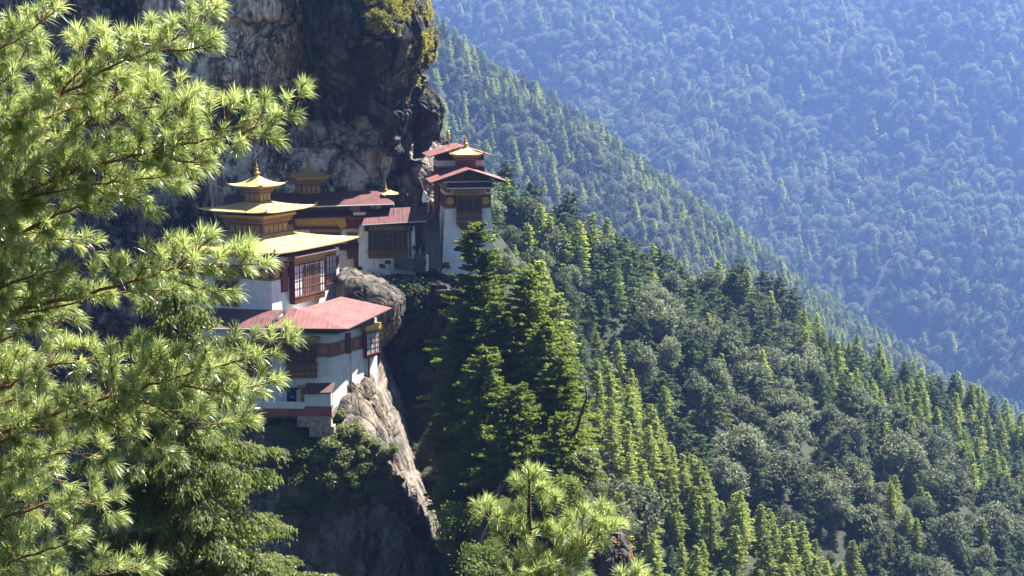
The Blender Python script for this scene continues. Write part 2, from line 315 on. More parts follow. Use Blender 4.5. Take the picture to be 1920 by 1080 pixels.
rock('cliff', [
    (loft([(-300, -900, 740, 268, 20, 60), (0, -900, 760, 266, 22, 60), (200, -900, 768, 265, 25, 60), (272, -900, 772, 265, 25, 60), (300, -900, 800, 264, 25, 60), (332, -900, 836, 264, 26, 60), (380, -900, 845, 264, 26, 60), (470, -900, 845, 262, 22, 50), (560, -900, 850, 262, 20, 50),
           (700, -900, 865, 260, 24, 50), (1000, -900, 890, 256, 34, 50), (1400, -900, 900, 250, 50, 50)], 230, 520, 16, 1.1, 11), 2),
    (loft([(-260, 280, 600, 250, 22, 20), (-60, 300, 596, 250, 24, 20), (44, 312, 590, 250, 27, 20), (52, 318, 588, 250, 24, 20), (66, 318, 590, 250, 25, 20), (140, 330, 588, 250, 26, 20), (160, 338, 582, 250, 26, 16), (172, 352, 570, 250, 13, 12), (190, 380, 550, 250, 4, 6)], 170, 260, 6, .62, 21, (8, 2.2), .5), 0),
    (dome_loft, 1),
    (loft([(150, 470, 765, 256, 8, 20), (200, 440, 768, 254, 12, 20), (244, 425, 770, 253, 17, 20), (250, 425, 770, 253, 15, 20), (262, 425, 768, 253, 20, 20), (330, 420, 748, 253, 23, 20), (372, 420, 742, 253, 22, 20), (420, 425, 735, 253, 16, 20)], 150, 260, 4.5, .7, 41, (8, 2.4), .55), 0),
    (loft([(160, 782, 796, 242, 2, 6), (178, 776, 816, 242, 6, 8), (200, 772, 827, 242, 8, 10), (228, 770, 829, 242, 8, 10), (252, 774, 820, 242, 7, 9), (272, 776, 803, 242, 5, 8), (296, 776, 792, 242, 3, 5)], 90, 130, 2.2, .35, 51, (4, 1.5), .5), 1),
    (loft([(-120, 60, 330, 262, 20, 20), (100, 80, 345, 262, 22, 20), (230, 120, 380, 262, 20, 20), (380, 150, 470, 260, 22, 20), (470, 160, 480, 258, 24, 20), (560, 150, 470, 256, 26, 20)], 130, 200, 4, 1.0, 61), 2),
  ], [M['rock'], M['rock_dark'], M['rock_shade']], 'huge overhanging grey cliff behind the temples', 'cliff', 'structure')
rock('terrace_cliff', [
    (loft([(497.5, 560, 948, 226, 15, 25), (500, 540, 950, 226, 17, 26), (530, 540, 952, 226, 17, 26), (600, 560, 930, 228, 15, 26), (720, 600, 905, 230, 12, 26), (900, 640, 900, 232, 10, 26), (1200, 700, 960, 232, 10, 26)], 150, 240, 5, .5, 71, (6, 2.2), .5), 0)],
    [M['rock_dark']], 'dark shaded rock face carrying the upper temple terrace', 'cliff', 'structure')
rock('rock_pinnacle', [
    (loft([(640, 560, 690, 203, 4, 14), (660, 520, 702, 202, 8, 16), (700, 480, 711, 200, 10.5, 18), (745, 440, 726, 199, 12.5, 20), (775, 420, 738, 198, 14, 20), (850, 380, 764, 197, 15, 22), (950, 350, 812, 196, 16, 24), (1080, 320, 874, 195, 17, 26), (1300, 280, 960, 193, 20, 28)], 260, 340, 5.5, .27, 81, (8, 2.4), .28), 0)],
    [M['rock_warm']], 'tall rock pinnacle carrying the lower white house', 'cliff', 'structure')
rock('boulder', [
    (loft([(508, 640, 652, 206, 2, 5), (516, 637, 672, 206, 4, 6), (533, 634, 719, 206, 5, 7), (548, 634, 748, 206, 5.5, 8), (560, 636, 758, 206, 6, 8), (580, 645, 757, 206, 6, 8), (605, 655, 750, 206, 6, 7), (628, 665, 735, 206, 5, 6), (648, 680, 716, 206, 3, 4), (658, 692, 704, 206, 1, 2)], 130, 200, 3.6, .2, 91, (5, 1.6), .35), 0)],
    [M['rock_pale']], 'big leaning pale boulder wedged beside the pink lower roof', 'boulder')
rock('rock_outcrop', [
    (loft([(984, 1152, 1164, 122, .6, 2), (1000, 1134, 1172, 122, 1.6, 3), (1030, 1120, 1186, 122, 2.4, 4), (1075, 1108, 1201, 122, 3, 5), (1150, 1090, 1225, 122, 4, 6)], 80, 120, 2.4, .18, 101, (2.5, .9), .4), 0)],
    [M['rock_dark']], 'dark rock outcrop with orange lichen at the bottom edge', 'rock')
# ---------------------------------------------------------------- building materials
def plaster():
    m, t, b = nodes('whitewash'); co = coords(t)
    c = ramp(t, noise(t, co, .7, 6, .6), [(.3, (.66, .65, .62)), (.6, (.80, .79, .76))])
    st = noise(t, coords(t, (1.6, 1.6, .3)), 1.0, 6, .65, .8); c = mixc(t, ramp(t, st, [(.53, (0, 0, 0)), (.70, (.5, .5, .5))]), c, (.36, .33, .29))
    br = N(t, 'ShaderNodeTexBrick', Scale=1.0); br.inputs['Color1'].default_value = br.inputs['Color2'].default_value = (1, 1, 1, 1); br.inputs['Mortar'].default_value = (.72, .72, .74, 1)
    br.inputs['Brick Width'].default_value = .62; br.inputs['Row Height'].default_value = .24; br.inputs['Mortar Size'].default_value = .02; br.inputs['Mortar Smooth'].default_value = .6
    sx = N(t, 'ShaderNodeSeparateXYZ'); t.links.new(co, sx.inputs[0]); ad = N(t, 'ShaderNodeMath', operation='ADD'); t.links.new(sx.outputs[0], ad.inputs[0]); t.links.new(sx.outputs[1], ad.inputs[1])
    cb = N(t, 'ShaderNodeCombineXYZ'); t.links.new(ad.outputs[0], cb.inputs[0]); t.links.new(sx.outputs[2], cb.inputs[1]); t.links.new(cb.outputs[0], br.inputs['Vector'])
    c = mixc(t, .6, c, mixc(t, 1., c, br.outputs[0], 'MULTIPLY')); t.links.new(c, b.inputs['Base Color']); b.inputs['Roughness'].default_value = .9; b.inputs['Specular IOR Level'].default_value = .15
    h = mixc(t, .5, br.outputs[0], noise(t, co, 5, 5)); bump(t, b, h, .5, .05); return m
def roofmetal(name, lo, hi, rough, metal, axis, pitch=.6, spec=.5):
    """sheet metal: standing seams across one object axis, blotchy weathering"""
    m, t, b = nodes(name); co = coords(t); c = ramp(t, noise(t, co, .55, 6, .62, .4), [(.3, lo), (.68, hi)])
    sx = N(t, 'ShaderNodeSeparateXYZ'); t.links.new(co, sx.inputs[0]); mu = N(t, 'ShaderNodeMath', operation='MULTIPLY'); t.links.new(sx.outputs[axis], mu.inputs[0]); mu.inputs[1].default_value = 1 / pitch
    fr = N(t, 'ShaderNodeMath', operation='FRACT'); t.links.new(mu.outputs[0], fr.inputs[0])
    seam = ramp(t, fr.outputs[0], [(.0, (1, 1, 1)), (.07, (0, 0, 0)), (.93, (0, 0, 0)), (1., (1, 1, 1))])
    fl = N(t, 'ShaderNodeMath', operation='FLOOR'); t.links.new(mu.outputs[0], fl.inputs[0]); oy = N(t, 'ShaderNodeMath', operation='MULTIPLY_ADD'); t.links.new(sx.outputs[1 - axis], oy.inputs[0]); oy.inputs[1].default_value = .42; t.links.new(noise(t, co, .3, 2), oy.inputs[2]); fy = N(t, 'ShaderNodeMath', operation='FLOOR'); t.links.new(oy.outputs[0], fy.inputs[0])
    cv = N(t, 'ShaderNodeCombineXYZ'); t.links.new(fl.outputs[0], cv.inputs[0]); t.links.new(fy.outputs[0], cv.inputs[1]); wn = N(t, 'ShaderNodeTexWhiteNoise', noise_dimensions='2D'); t.links.new(cv.outputs[0], wn.inputs['Vector'])
    rust = ramp(t, noise(t, co, 1.4, 7, .7, 1.), [(.56, (0, 0, 0)), (.70, (.6, .6, .6))]); c = mixc(t, rust, c, tuple(x * .35 for x in lo))
    c = mixc(t, .5, c, mixc(t, 1., c, ramp(t, wn.outputs[0], [(0, (.55, .55, .55)), (1, (1, 1, 1))]), 'MULTIPLY'))
    t.links.new(c, b.inputs['Base Color']); b.inputs['Roughness'].default_value = rough; b.inputs['Metallic'].default_value = metal; b.inputs['Specular IOR Level'].default_value = spec
    bump(t, b, seam, .6, .05); return m
M['white'] = plaster()
M['gold_roof'] = roofmetal('gilded_roof', (.58, .43, .14), (.78, .61, .25), .45, .3, 0, .8)
M['gold'] = simple('gold_paint', (.46, .29, .05), .5, .35, .35, 4)
M['gold_dull'] = simple('old_gold_paint', (.30, .20, .06), .65, .1, .4, 5)
M['red_roof'] = roofmetal('red_roof_sheet', (.165, .058, .055), (.27, .11, .105), .6, 0, 0, .7)
M['purple_roof'] = roofmetal('maroon_roof_sheet', (.085, .03, .034), (.155, .06, .06), .5, 0, 0, .7)
M['red'] = simple('red_ochre_band', (.16, .03, .025), .85, 0, .35, 2)
M['red_wall'] = simple('weathered_red_wall', (.30, .085, .07), .9, 0, .35, 1.2)
M['wood'] = simple('painted_wood', (.13, .05, .028), .65, 0, .45, 5)
M['wood_dark'] = simple('dark_wood', (.045, .025, .02), .7, 0, .4, 5)
M['ochre'] = simple('ochre_painted_wood', (.42, .25, .05), .65, 0, .35, 6)
M['pane'] = simple('dark_window_glass', (.012, .013, .018), .2, 0, .3, 3, 0, .5)
M['cream'] = simple('cream_shutter_paint', (.62, .58, .52), .7, 0, .15, 4)
M['stone'] = simple('stone_steps', (.13, .12, .105), .9, 0, .4, 2, .5)
M['footing'] = simple('limewashed_rubble', (.34, .28, .22), .95, 0, .6, 2.2, 1.0)
M['tile'] = simple('rust_brown_tiles', (.10, .048, .036), .85, 0, .5, 4, .5)
M['eave'] = simple('pale_eave_trim', (.55, .52, .50), .6, 0, .15, 3)
M['cloth'] = simple('white_cloth', (.75, .74, .72), .9, 0, .08, 3)
M['gable'] = simple('gable_boards', (.14, .075, .05), .8, 0, .45, 3)

# ---------------------------------------------------------------- building pieces (all in the building's own axes)
def frames(hx, hy):
    return {'f': ((0, -hy), (1, 0), (0, -1)), 'r': ((hx, 0), (0, 1), (1, 0)), 'l': ((-hx, 0), (0, -1), (-1, 0)), 'b': ((0, hy), (-1, 0), (0, 1))}
def ring(mb, hx, hy, z0, z1, c=(0, 0)): mb.box(c[0] - hx, c[0] + hx, c[1] - hy, c[1] + hy, z0, z1)
def dentils(mb, F, x0, x1, z0, z1, d0, d1, step=.4):
    n = max(2, int((x1 - x0) / step)); s = (x1 - x0) / n; mb.fbox(F, x0, x1, z1 - .06, z1 - .015, d0 - .02, d0 + (d1 - d0) * .4)
    for i in range(n): mb.fbox(F, x0 + (i + .22) * s, x0 + (i + .78) * s, z0, z1, d0, d1)
def disc(parent, F, x, z, r, d=.0, mat='gold'):
    mb = MB(); n = 20; pts = [(x + r * math.cos(a), z + r * math.sin(a)) for a in np.linspace(0, 2 * math.pi, n, endpoint=False)]
    mb.fpoly(F, pts, d - .1, d + .06); p2 = [(x + r * .55 * math.cos(a), z + r * .55 * math.sin(a)) for a in np.linspace(0, 2 * math.pi, n, endpoint=False)]
    mb.fpoly(F, p2, d + .06, d + .11); return mb.build('gold_disc', M[mat], parent)
def cornice(parent, hx, hy, z0, z1, out, faces='fr', c=(0, 0), name='cornice', fascia='ochre'):
    """stepped timber cornice: three widening courses, two rows of painted block ends, bright fascia on top"""
    h = z1 - z0; mb = MB(); Fr = frames(hx, hy); fr = {k: ((v[0][0] + c[0], v[0][1] + c[1]), v[1], v[2]) for k, v in Fr.items()}
    for k, (a, b_, o) in enumerate([(0, .2, .15), (.38, .52, .5), (.68, .76, .78)]): ring(mb, hx + out * o, hy + out * o, z0 + a * h, z0 + b_ * h, c)
    ob = mb.build(name, M['wood'], parent)
    g = MB()
    for key in faces:
        F = fr[key]; half = hx if key in 'fb' else hy
        dentils(g, F, -half - out * .3, half + out * .3, z0 + .2 * h, z0 + .38 * h, -.05, out * .42, .42)
        dentils(g, F, -half - out * .6, half + out * .6, z0 + .52 * h, z0 + .68 * h, -.05, out * .7, .42)
    g.build('dentil_trim', M['gold_dull'], ob)
    f = MB(); ring(f, hx + out, hy + out, z0 + .76 * h, z1, c); f.build('fascia', M[fascia], ob); return ob
def hip_roof(parent, ax, ay, bx, by, z0, z1, curl, mat, th=.16, name='roof', n=16, m=6, sag=.15):
    mb = MB(); sides = [((1, 0), (0, -1), ax, ay, bx, by), ((0, 1), (1, 0), ay, ax, by, bx), ((-1, 0), (0, 1), ax, ay, bx, by), ((0, -1), (-1, 0), ay, ax, by, bx)]
    for r, nn, A, B, a, b in sides:
        V = []
        for j in range(m + 1):
            t = j / m; hw = A + (a - A) * t; d = B + (b - B) * t
            for i in range(n + 1):
                s = -1 + 2 * i / n; ext = 1 + .03 * abs(s) ** 6 * (1 - t)
                z = z0 + (z1 - z0) * (t - sag * t * (1 - t) * 2) + curl * abs(s) ** 5 * (1 - t) ** 2
                V.append((r[0] * hw * s * ext + nn[0] * d * ext, r[1] * hw * s * ext + nn[1] * d * ext, z))
        k = len(V); V += [(x, y, z - th) for x, y, z in V]; F = []
        for j in range(m):
            for i in range(n):
                q = j * (n + 1) + i; F.append((q, q + 1, q + n + 2, q + n + 1)); F.append((k + q, k + q + n + 1, k + q + n + 2, k + q + 1))
        F += [(i + k, i + 1 + k, i + 1, i) for i in range(n)]
        mb.add(V, F)
    mb.box(-bx, bx, -by, by, z1 - th, z1 + .02)
    ob = mb.build(name, M[mat], parent)
    return ob
def corner_horns(parent, ax, ay, z, s, mat='gold'):
    for sx in (-1, 1):
        for sy in (-1, 1):
            mb = MB(); t = np.linspace(0, 1, 6); d = np.array([sx, sy]) / math.sqrt(2)
            pts = [(sx * ax * 1.02 + d[0] * s * .9 * u, sy * ay * 1.02 + d[1] * s * .9 * u, z + s * (.15 + .95 * u ** 2)) for u in t]
            mb.tube(pts, s * np.array([.2, .26, .24, .2, .13, .03]), 6); mb.build('roof_horn', M[mat], parent)
def finial(parent, x, y, z, h, mat='gold', name='finial'):
    mb = MB(); pr = [(.20, 0), (.24, .05), (.12, .1), (.1, .14), (.2, .2), (.23, .27), (.16, .34), (.07, .38), (.12, .44), (.14, .5), (.08, .57), (.05, .62), (.09, .68), (.07, .75), (.03, .82), (.025, .92), (.0, 1.)]
    mb.lathe([(max(r, .004) * h, q * h) for r, q in pr], (x, y, z), 12); return mb.build(name, M[mat], parent, True)
def arch_pts(x0, x1, z0, z1):                          # trefoil headed opening
    w, h = x1 - x0, z1 - z0; c = (x0 + x1) / 2
    top = [(.5, .62), (.5, .74), (.36, .80), (.33, .90), (.18, .93), (.0, 1.0), (-.18, .93), (-.33, .90), (-.36, .80), (-.5, .74), (-.5, .62)]
    return [(x0, z0), (x1, z0)] + [(c + a * w, z0 + b_ * h) for a, b_ in top[1:-1]]
def rabsel(parent, F, x0, x1, z0, z1, dep, bays, sill=.36, head=.16, arched=True, panes='pane', name='window', wood='wood', top='gold_dull', grid=False):
    """projecting timber window: carved head, arched or gridded openings, lattice apron"""
    W, h = x1 - x0, z1 - z0; zs, zh = z0 + h * sill, z1 - h * head; mb = MB()
    mb.fbox(F, x0, x1, z0 + .02, z1, -.05, dep)
    if sill > .1:
        for a, b_, e in ((0, .09, .02), (.42, .52, .10), (.88, 1., .16)): mb.fbox(F, x0 - e, x1 + e, z0 + h * sill * a, z0 + h * sill * b_, 0, dep + e)
    for i in range(bays + 1):
        x = x0 + W * i / bays; mb.fbox(F, max(x0, x - .07), min(x1, x + .07), zs, zh, dep, dep + .09)
    mb.fbox(F, x0, x1, zh, zh + .14, dep, dep + .10); o = mb.build(name, M[wood], parent)
    p = MB()
    for i in range(bays):
        a, b_ = x0 + W * i / bays + .12, x0 + W * (i + 1) / bays - .12
        if arched: p.fpoly(F, arch_pts(a, b_, zs + .05, zh - .03), dep - .03, dep + .015)
        else: p.fbox(F, a, b_, zs + .05, zh - .05, dep - .03, dep + .015)
    p.build('pane', M[panes], o)
    if grid:
        g = MB()
        for i in range(bays):
            a, b_ = x0 + W * i / bays + .12, x0 + W * (i + 1) / bays - .12
            for k in (1, 2, 3): g.fbox(F, a, b_, zs + (zh - zs) * k / 4 - .04, zs + (zh - zs) * k / 4 + .04, dep + .015, dep + .06)
            g.fbox(F, (a + b_) / 2 - .035, (a + b_) / 2 + .035, zs + .06, zh - .06, dep + .02, dep + .055)
        g.build('glazing_bars', M['wood_dark'], o)
    if sill > .15:
        l = MB(); nb = max(4, int(W / .3)); s0 = z0 + h * sill
        for i in range(nb):
            x = x0 + W * (i + .5) / nb
            l.fbox(F, x - .045, x + .045, z0 + h * sill * .54, z0 + h * sill * .86, dep, dep + .07)
            l.fpoly(F, [(x, z0 + h * sill * .12), (x + .10, z0 + h * sill * .26), (x, z0 + h * sill * .40), (x - .10, z0 + h * sill * .26)], dep, dep + .05)
        l.build('carved_apron', M['gold_dull'], o)
    c = MB(); dentils(c, F, x0 - .08, x1 + .08, zh + .2, z1 - h * head * .38, dep - .02, dep + .16, .36); c.fbox(F, x0 - .12, x1 + .12, z1 - h * head * .34, z1 + .06, 0, dep + .26); c.build('carved_head', M[top], o)
    return o
def wall(parent, b, z0, t, z1, name='wall', mat='white'):
    mb = MB(); mb.frustum(b, z0, t, z1); return mb.build(name, M[mat], parent)
def sq(a, b=None): b = a if b is None else b; return (-a, a, -b, b)

# ---------------------------------------------------------------- the three-tiered golden temple
def golden_temple():
    O = P(486, 500, 205); z00 = Z(585, 194); R = empty('golden_temple', (O[0], O[1], z00), -math.radians(27))
    tag(R, 'large temple with three stacked golden roofs and a tall gilded spire', 'temple')
    a = 8.2; Fr = frames(a, a)
    wall(R, sq(a + .25), -6, sq(a), 4.25)
    b = MB(); ring(b, a + .02, a + .02, 4.25, 5.95); band = b.build('red_band', M['red'], R)
    g = MB()
    for k in 'frl':
        dentils(g, Fr[k], -a, a, 4.27, 4.42, 0, .12, .34); dentils(g, Fr[k], -a, a, 5.72, 5.93, 0, .16, .34)
        g.fbox(Fr[k], -a, a, 4.45, 4.52, 0, .10)
    g.build('dentil_trim', M['gold_dull'], band)
    b = MB(); ring(b, a + .05, a + .05, 5.95, 7.15); b.build('white_course', M['white'], R)
    b = MB(); ring(b, a - .6, a - .6, 7.15, 8.1); b.build('roof_base', M['wood_dark'], R)
    F = Fr['f']
    for x in (5.4, 7.2, 1.0, -2.6): disc(R, F, x, 5.1, .62, .06)
    disc(R, Fr['r'], -7.1, 5.1, .55, .06)
    rabsel(R, F, -1.2, 2.6, .4, 4.15, .35, 3, .3, .14); rabsel(R, F, -7.0, -3.4, .4, 4.15, .35, 3, .3, .14)
    # sunlit side: slim red shutter, big bay, second window
    S = Fr['r']; mb = MB(); mb.fbox(S, -6.1, -4.7, 2.4, 6.6, 0, .22); sh = mb.build('window', M['red'], R); mb = MB(); mb.fbox(S, -5.95, -4.85, 2.55, 5.6, .2, .24); mb.build('shutter', M['wood'], sh); c = MB(); dentils(c, S, -6.15, -4.65, 6.0, 6.4, .2, .36, .3); c.build('carved_head', M['gold_dull'], sh)
    rabsel(R, S, -4.2, 3.2, .5, 6.9, .9, 6, .16, .16, False, 'cream', 'bay_window', 'red', 'ochre', True)
    mb = MB()
    for i in range(9): mb.fbox(S, -2.1 + i * .46, -1.88 + i * .46, 1.7, 5.6, .93, 1.0)
    for z_ in (2.6, 3.7, 4.8): mb.fbox(S, -2.2, 2.05, z_, z_ + .22, .95, 1.03)
    mb.build('lattice', M['wood'], R)
    rabsel(R, S, 4.4, 6.9, 2.0, 6.9, .35, 3, .1, .14, False, 'cream', 'window', 'red', 'ochre', True)
    co = MB(); co.slab([S_pt(S, -5.2, 1.9, 7.25), S_pt(S, 5.2, 1.9, 7.25), S_pt(S, 5.2, -.1, 8.0), S_pt(S, -5.2, -.1, 8.0)], .14); co.build('bay_roof', M['purple_roof'], R)
    hip_roof(R, 10.2, 10.2, 3.0, 3.0, 8.25, 9.75, .35, 'gold_roof'); corner_horns(R, 10.2, 10.2, 8.5, .75)
    u = MB(); ring(u, 9.4, 9.4, 7.9, 8.12); u.build('soffit', M['wood'], R)
    # middle storey
    a2 = 3.05; F2 = frames(a2, a2)
    b = MB(); ring(b, a2, a2, 9.4, 11.2); ms = b.build('upper_wall', M['wood'], R)
    g = MB()
    for k in 'frl':
        for i in range(5):
            x = -a2 + .35 + i * (2 * a2 - .7) / 5; g.fbox(F2[k], x + .12, x + (2 * a2 - .7) / 5 - .12, 9.9, 10.95, 0, .05)
        g.fbox(F2[k], -a2, a2, 9.86, 9.92, -.02, .07)
    g.build('panel_trim', M['gold_dull'], ms)
    cornice(R, a2, a2, 11.1, 12.45, .85, 'frl')
    b = MB(); ring(b, a2 + .2, a2 + .2, 12.45, 13.2); b.build('roof_base', M['wood_dark'], R)
    hip_roof(R, 5.7, 5.7, 1.5, 1.5, 13.15, 14.1, .3, 'gold_roof', .13, 'upper_roof'); corner_horns(R, 5.7, 5.7, 13.35, .5)
    # lantern
    a3 = 1.32; F3 = frames(a3, a3); b = MB(); ring(b, a3, a3, 14.0, 15.6); ln = b.build('lantern', M['wood'], R); g = MB()
    for k in 'frl':
        for i in range(3): x = -a3 + .15 + i * .84; g.fbox(F3[k], x + .1, x + .72, 14.35, 15.3, 0, .04)
        g.fbox(F3[k], -a3, a3, 14.31, 14.37, -.02, .06)
    g.build('panel_trim', M['gold_dull'], ln)
    cornice(R, a3, a3, 15.4, 16.45, .95, 'frl', fascia='gold')
    hip_roof(R, 2.85, 2.85, .28, .28, 16.5, 17.75, .28, 'gold_roof', .1, 'lantern_roof', sag=.45); corner_horns(R, 2.85, 2.85, 16.7, .36)
    finial(R, 0, 0, 17.65, 2.1)
def S_pt(F, x, d, z): o, r, n = F; return (o[0] + r[0] * x + n[0] * d, o[1] + r[1] * x + n[1] * d, z)
golden_temple()

# ---------------------------------------------------------------- lower white house with the pink roof
def lower_house():
    D = P(620, 670, 187); zb = Z(757, 187); R = empty('lower_house', (D[0], D[1], zb))
    tag(R, 'white lower house on the pinnacle under a wide faded pink roof', 'house')
    L = lambda u, v, Y: tuple(P(u, v, Y) - np.array([D[0], D[1], zb]))
    rd = np.array([math.sin(math.radians(31)), math.cos(math.radians(31))]); e = rd * 10.3; top = Z(622, 187) - zb
    foot = [(-19, 1.4), (0, 0), tuple(e), (e[0] - 6, e[1] + 5), (-15, 9.5)]
    mb = MB(); mb.prism(foot, -3, 6.3, .0); mb.prism(foot, 8.2, top + .3, 0); mb.build('wall', M['white'], R)
    mb = MB(); f2 = [(-19, 1.38), (.02, -.03), tuple(e + rd * .03), (e[0] - 6, e[1] + 5.02), (-15.03, 9.53)]; mb.prism(f2, 6.3, 8.2); band = mb.build('red_band', M['red_wall'], R)
    fd = np.array([19, -1.4]) / math.hypot(19, 1.4); F = ((0, 0), tuple(fd), (fd[1], -fd[0])); S = ((0, 0), tuple(rd), (rd[1], -rd[0]))
    g = MB()
    for fr_, x0, x1 in ((F, -19, 0), (S, 0, 10.3)):
        dentils(g, fr_, x0, x1, 6.32, 6.5, 0, .12, .34); dentils(g, fr_, x0, x1, 8.0, 8.2, 0, .16, .34)
    g.build('dentil_trim', M['gold_dull'], band)
    disc(R, F, -.95, 7.25, .55, .05, 'gold_dull'); disc(R, S, 2.4, 7.25, .55, .05, 'gold_dull'); disc(R, S, 5.6, 7.25, .55, .05, 'gold_dull')
    # front: big carved bay window under a yellow cornice, plus one more to the left
    rabsel(R, F, -5.9, -1.9, 3.6, 8.6, .55, 4, .38, .12, True, 'pane', 'bay_window', 'wood', 'ochre')
    rabsel(R, F, -13.6, -8.2, 3.6, 8.6, .55, 5, .38, .12, True, 'pane', 'bay_window', 'wood', 'ochre')
    mb = MB(); mb.fbox(F, -9.0, -1.4, 8.72, 9.15, 0, .95); mb.build('cornice', M['ochre'], R)
    # door and two ground floor windows
    mb = MB(); mb.fbox(F, -4.15, -1.95, .2, 2.25, 0, .14); dr = mb.build('door', M['ochre'], R); mb = MB(); mb.fbox(F, -3.7, -2.4, .2, 1.6, .12, .16); mb.build('opening', M['pane'], dr)
    c = MB(); c.fbox(F, -4.45, -1.65, 2.25, 2.5, 0, .4); dentils(c, F, -4.2, -1.9, 1.85, 2.2, .1, .34, .4); c.build('lintel', M['ochre'], dr)
    for x0, x1 in ((-6.0, -4.75), (-1.6, -.6)):
        mb = MB(); mb.fbox(F, x0, x1, .1, 1.9, 0, .08); wn = mb.build('window', M['wood_dark'], R); mb = MB(); mb.fbox(F, x0 + .15, x1 - .15, .2, 1.75, .06, .1); mb.build('pane', M['pane'], wn)
        mb = MB(); mb.fbox(F, x0 - .3, x1 + .3, 1.9, 2.15, 0, .3); mb.build('lintel', M['wood_dark'], wn)
    # sunlit side: two pilasters, recessed strip, small oriel on a bracket, drain pipe
    for x0, x1 in ((.05, 3.1), (4.3, 6.9)):
        mb = MB(); mb.fbox(S, x0, x1, -2.5, 6.28, -.02, .22); mb.build('pilaster', M['white'], R)
    mb = MB(); mb.fbox(S, 3.2, 4.2, 6.2, 9.0, 0, .2); sw = mb.build('window', M['red'], R); mb = MB(); mb.fbox(S, 3.35, 4.05, 6.4, 8.4, .18, .24); mb.build('shutter', M['wood_dark'], sw)
    rabsel(R, S, 7.0, 9.9, 5.0, 8.9, .7, 3, .12, .14, False, 'cream', 'oriel_window', 'red', 'ochre', True)
    p = S_pt(S, 7.9, .35, 0); mb = MB(); mb.tube([(p[0], p[1], 5.0), (p[0], p[1], 1.0)], .14, 8); mb.build('drain_pipe', M['red'], R)
    # roof planes
    mb = MB(); T1, T2, T3 = L(560, 580, 191), L(640, 556, 199.5), L(650, 552, 203)
    e1, e2, e3 = L(509, 616, 186.5), L(652, 617, 184.4), L(735, 577, 195.5); gutter = L(547, 577, 193)
    mb.slab([e1, e2, T1], .18); mb.slab([e2, e3, T2, T1], .18); mb.slab([e1, T1, gutter], .18)
    mb.build('roof', M['red_roof'], R)
    mb = MB(); mb.slab([L(395, 615, 187.3), L(493, 615.5, 186.6), L(534, 581, 193.2), L(395, 576, 199)], .18); mb.build('side_roof', M['purple_roof'], R)
    mb = MB(); a_, b_ = np.array(L(395, 617, 187.2)), np.array(L(505, 617, 186.4)); mb.tube([a_, b_], .11, 6); mb.build('gutter', M['eave'], R)
    mb = MB(); mb.tube([np.array(e1) - (0, 0, .05), np.array(e2) - (0, 0, .05), np.array(e3) - (0, 0, .05)], .1, 6); mb.build('eave_beam', M['wood_dark'], R)
    # solid carpentry under the eaves
    q = [np.array(L(400, 616, 187.6))[:2], np.array(L(640, 617, 185.6))[:2], np.array(L(716, 590, 194.6))[:2], np.array(L(690, 590, 198))[:2], np.array(L(420, 590, 197))[:2]]
    mb = MB(); mb.prism([tuple(0.9 * x + .1 * np.mean(q, 0)) for x in q], top - .2, Z(617, 184.4) - zb - .25); mb.build('eave_beams', M['wood_dark'], R)
    # gilded bracket under the corner of the eave
    mb = MB(); mb.fbox(S, 6.6, 10.2, 8.95, 9.5, 0, .9); dentils(mb, S, 6.7, 10.1, 8.7, 8.95, 0, .7, .4); mb.build('cornice', M['gold'], R)
lower_house()
def courtyard():
    zb = Z(782, 183.5); A = P(440, 780, 183.8); B = P(622, 776, 183.2); R = empty('courtyard_wall', (B[0], B[1], zb)); tag(R, 'low courtyard wall with a white top and peeling red base', 'wall')
    r = (A - B)[:2]; L_ = np.linalg.norm(r); r = -r / L_; F = ((0, 0), tuple(r), (r[1], -r[0]))
    mb = MB(); mb.fbox(F, -L_, 0, .15, 1.15, -.5, 0); mb.fbox(F, -5.0, 0, 1.15, 1.6, -.5, 0); mb.build('red_base', M['red_wall'], R)
    mb = MB(); mb.fbox(F, -4.6, -.1, -1.3, .16, -1.2, -.04); mb.fbox(F, -3.0, .25, -2.6, -1.2, -1.4, .05); mb.build('stone_footing', M['footing'], R)
    mb = MB(); mb.fbox(F, -L_, -3.55, 1.15, 1.95, -.5, .03); mb.fbox(F, -3.55, -.05, 1.5, 3.35, -.9, .03); mb.build('white_top', M['white'], R)
    mb = MB(); mb.slab([S_pt(F, -3.8, .3, 3.3), S_pt(F, .1, .3, 3.45), S_pt(F, .1, -2.4, 4.15), S_pt(F, -3.6, -2.4, 4.0)], .16)
    for i in range(9):
        a, b = np.array(S_pt(F, -3.7 + i * .46, .28, 3.34)), np.array(S_pt(F, -3.55 + i * .45, -2.35, 4.06)); mb.tube([a, b], .1, 5)
    mb.build('tiled_roof', M['tile'], R)
    mb = MB(); c = P(548, 742, 185.2); mb.lathe([(.02, .40), (.14, .38), (.28, .28), (.36, .14), (.32, .02), (.2, 0)], (0, 0, 0), 14); o = mb.build('sack', simple('blue_tarpaulin', (.05, .07, .30), .5), None, True)
    o.location = (c[0], c[1], Z(747, 185.2)); tag(o, 'rounded blue sack in the shaded courtyard by the doorway', 'sack')
    mb = MB(); mb.fbox(F, -L_, 0, -.3, .55, -4.5, -.52); f = mb.build('courtyard_floor', M['stone'], R)
    mb = MB(); a = np.array(P(524, 712, 186.4)); b = np.array(P(545, 745, 185.4)); d = b - a
    for off in (0, .55): mb.tube([a + (off, 0, 0), b + (off, 0, 0)], .07, 6)
    for k in range(1, 6): mb.tube([a + d * k / 6, a + d * k / 6 + (.55, 0, 0)], .045, 5)
    mb.v = [v - b for v in mb.v]; o = mb.build('ladder', M['wood_dark']); o.location = b; tag(o, 'dark wooden ladder leaning beside the ground floor door', 'ladder')
courtyard()

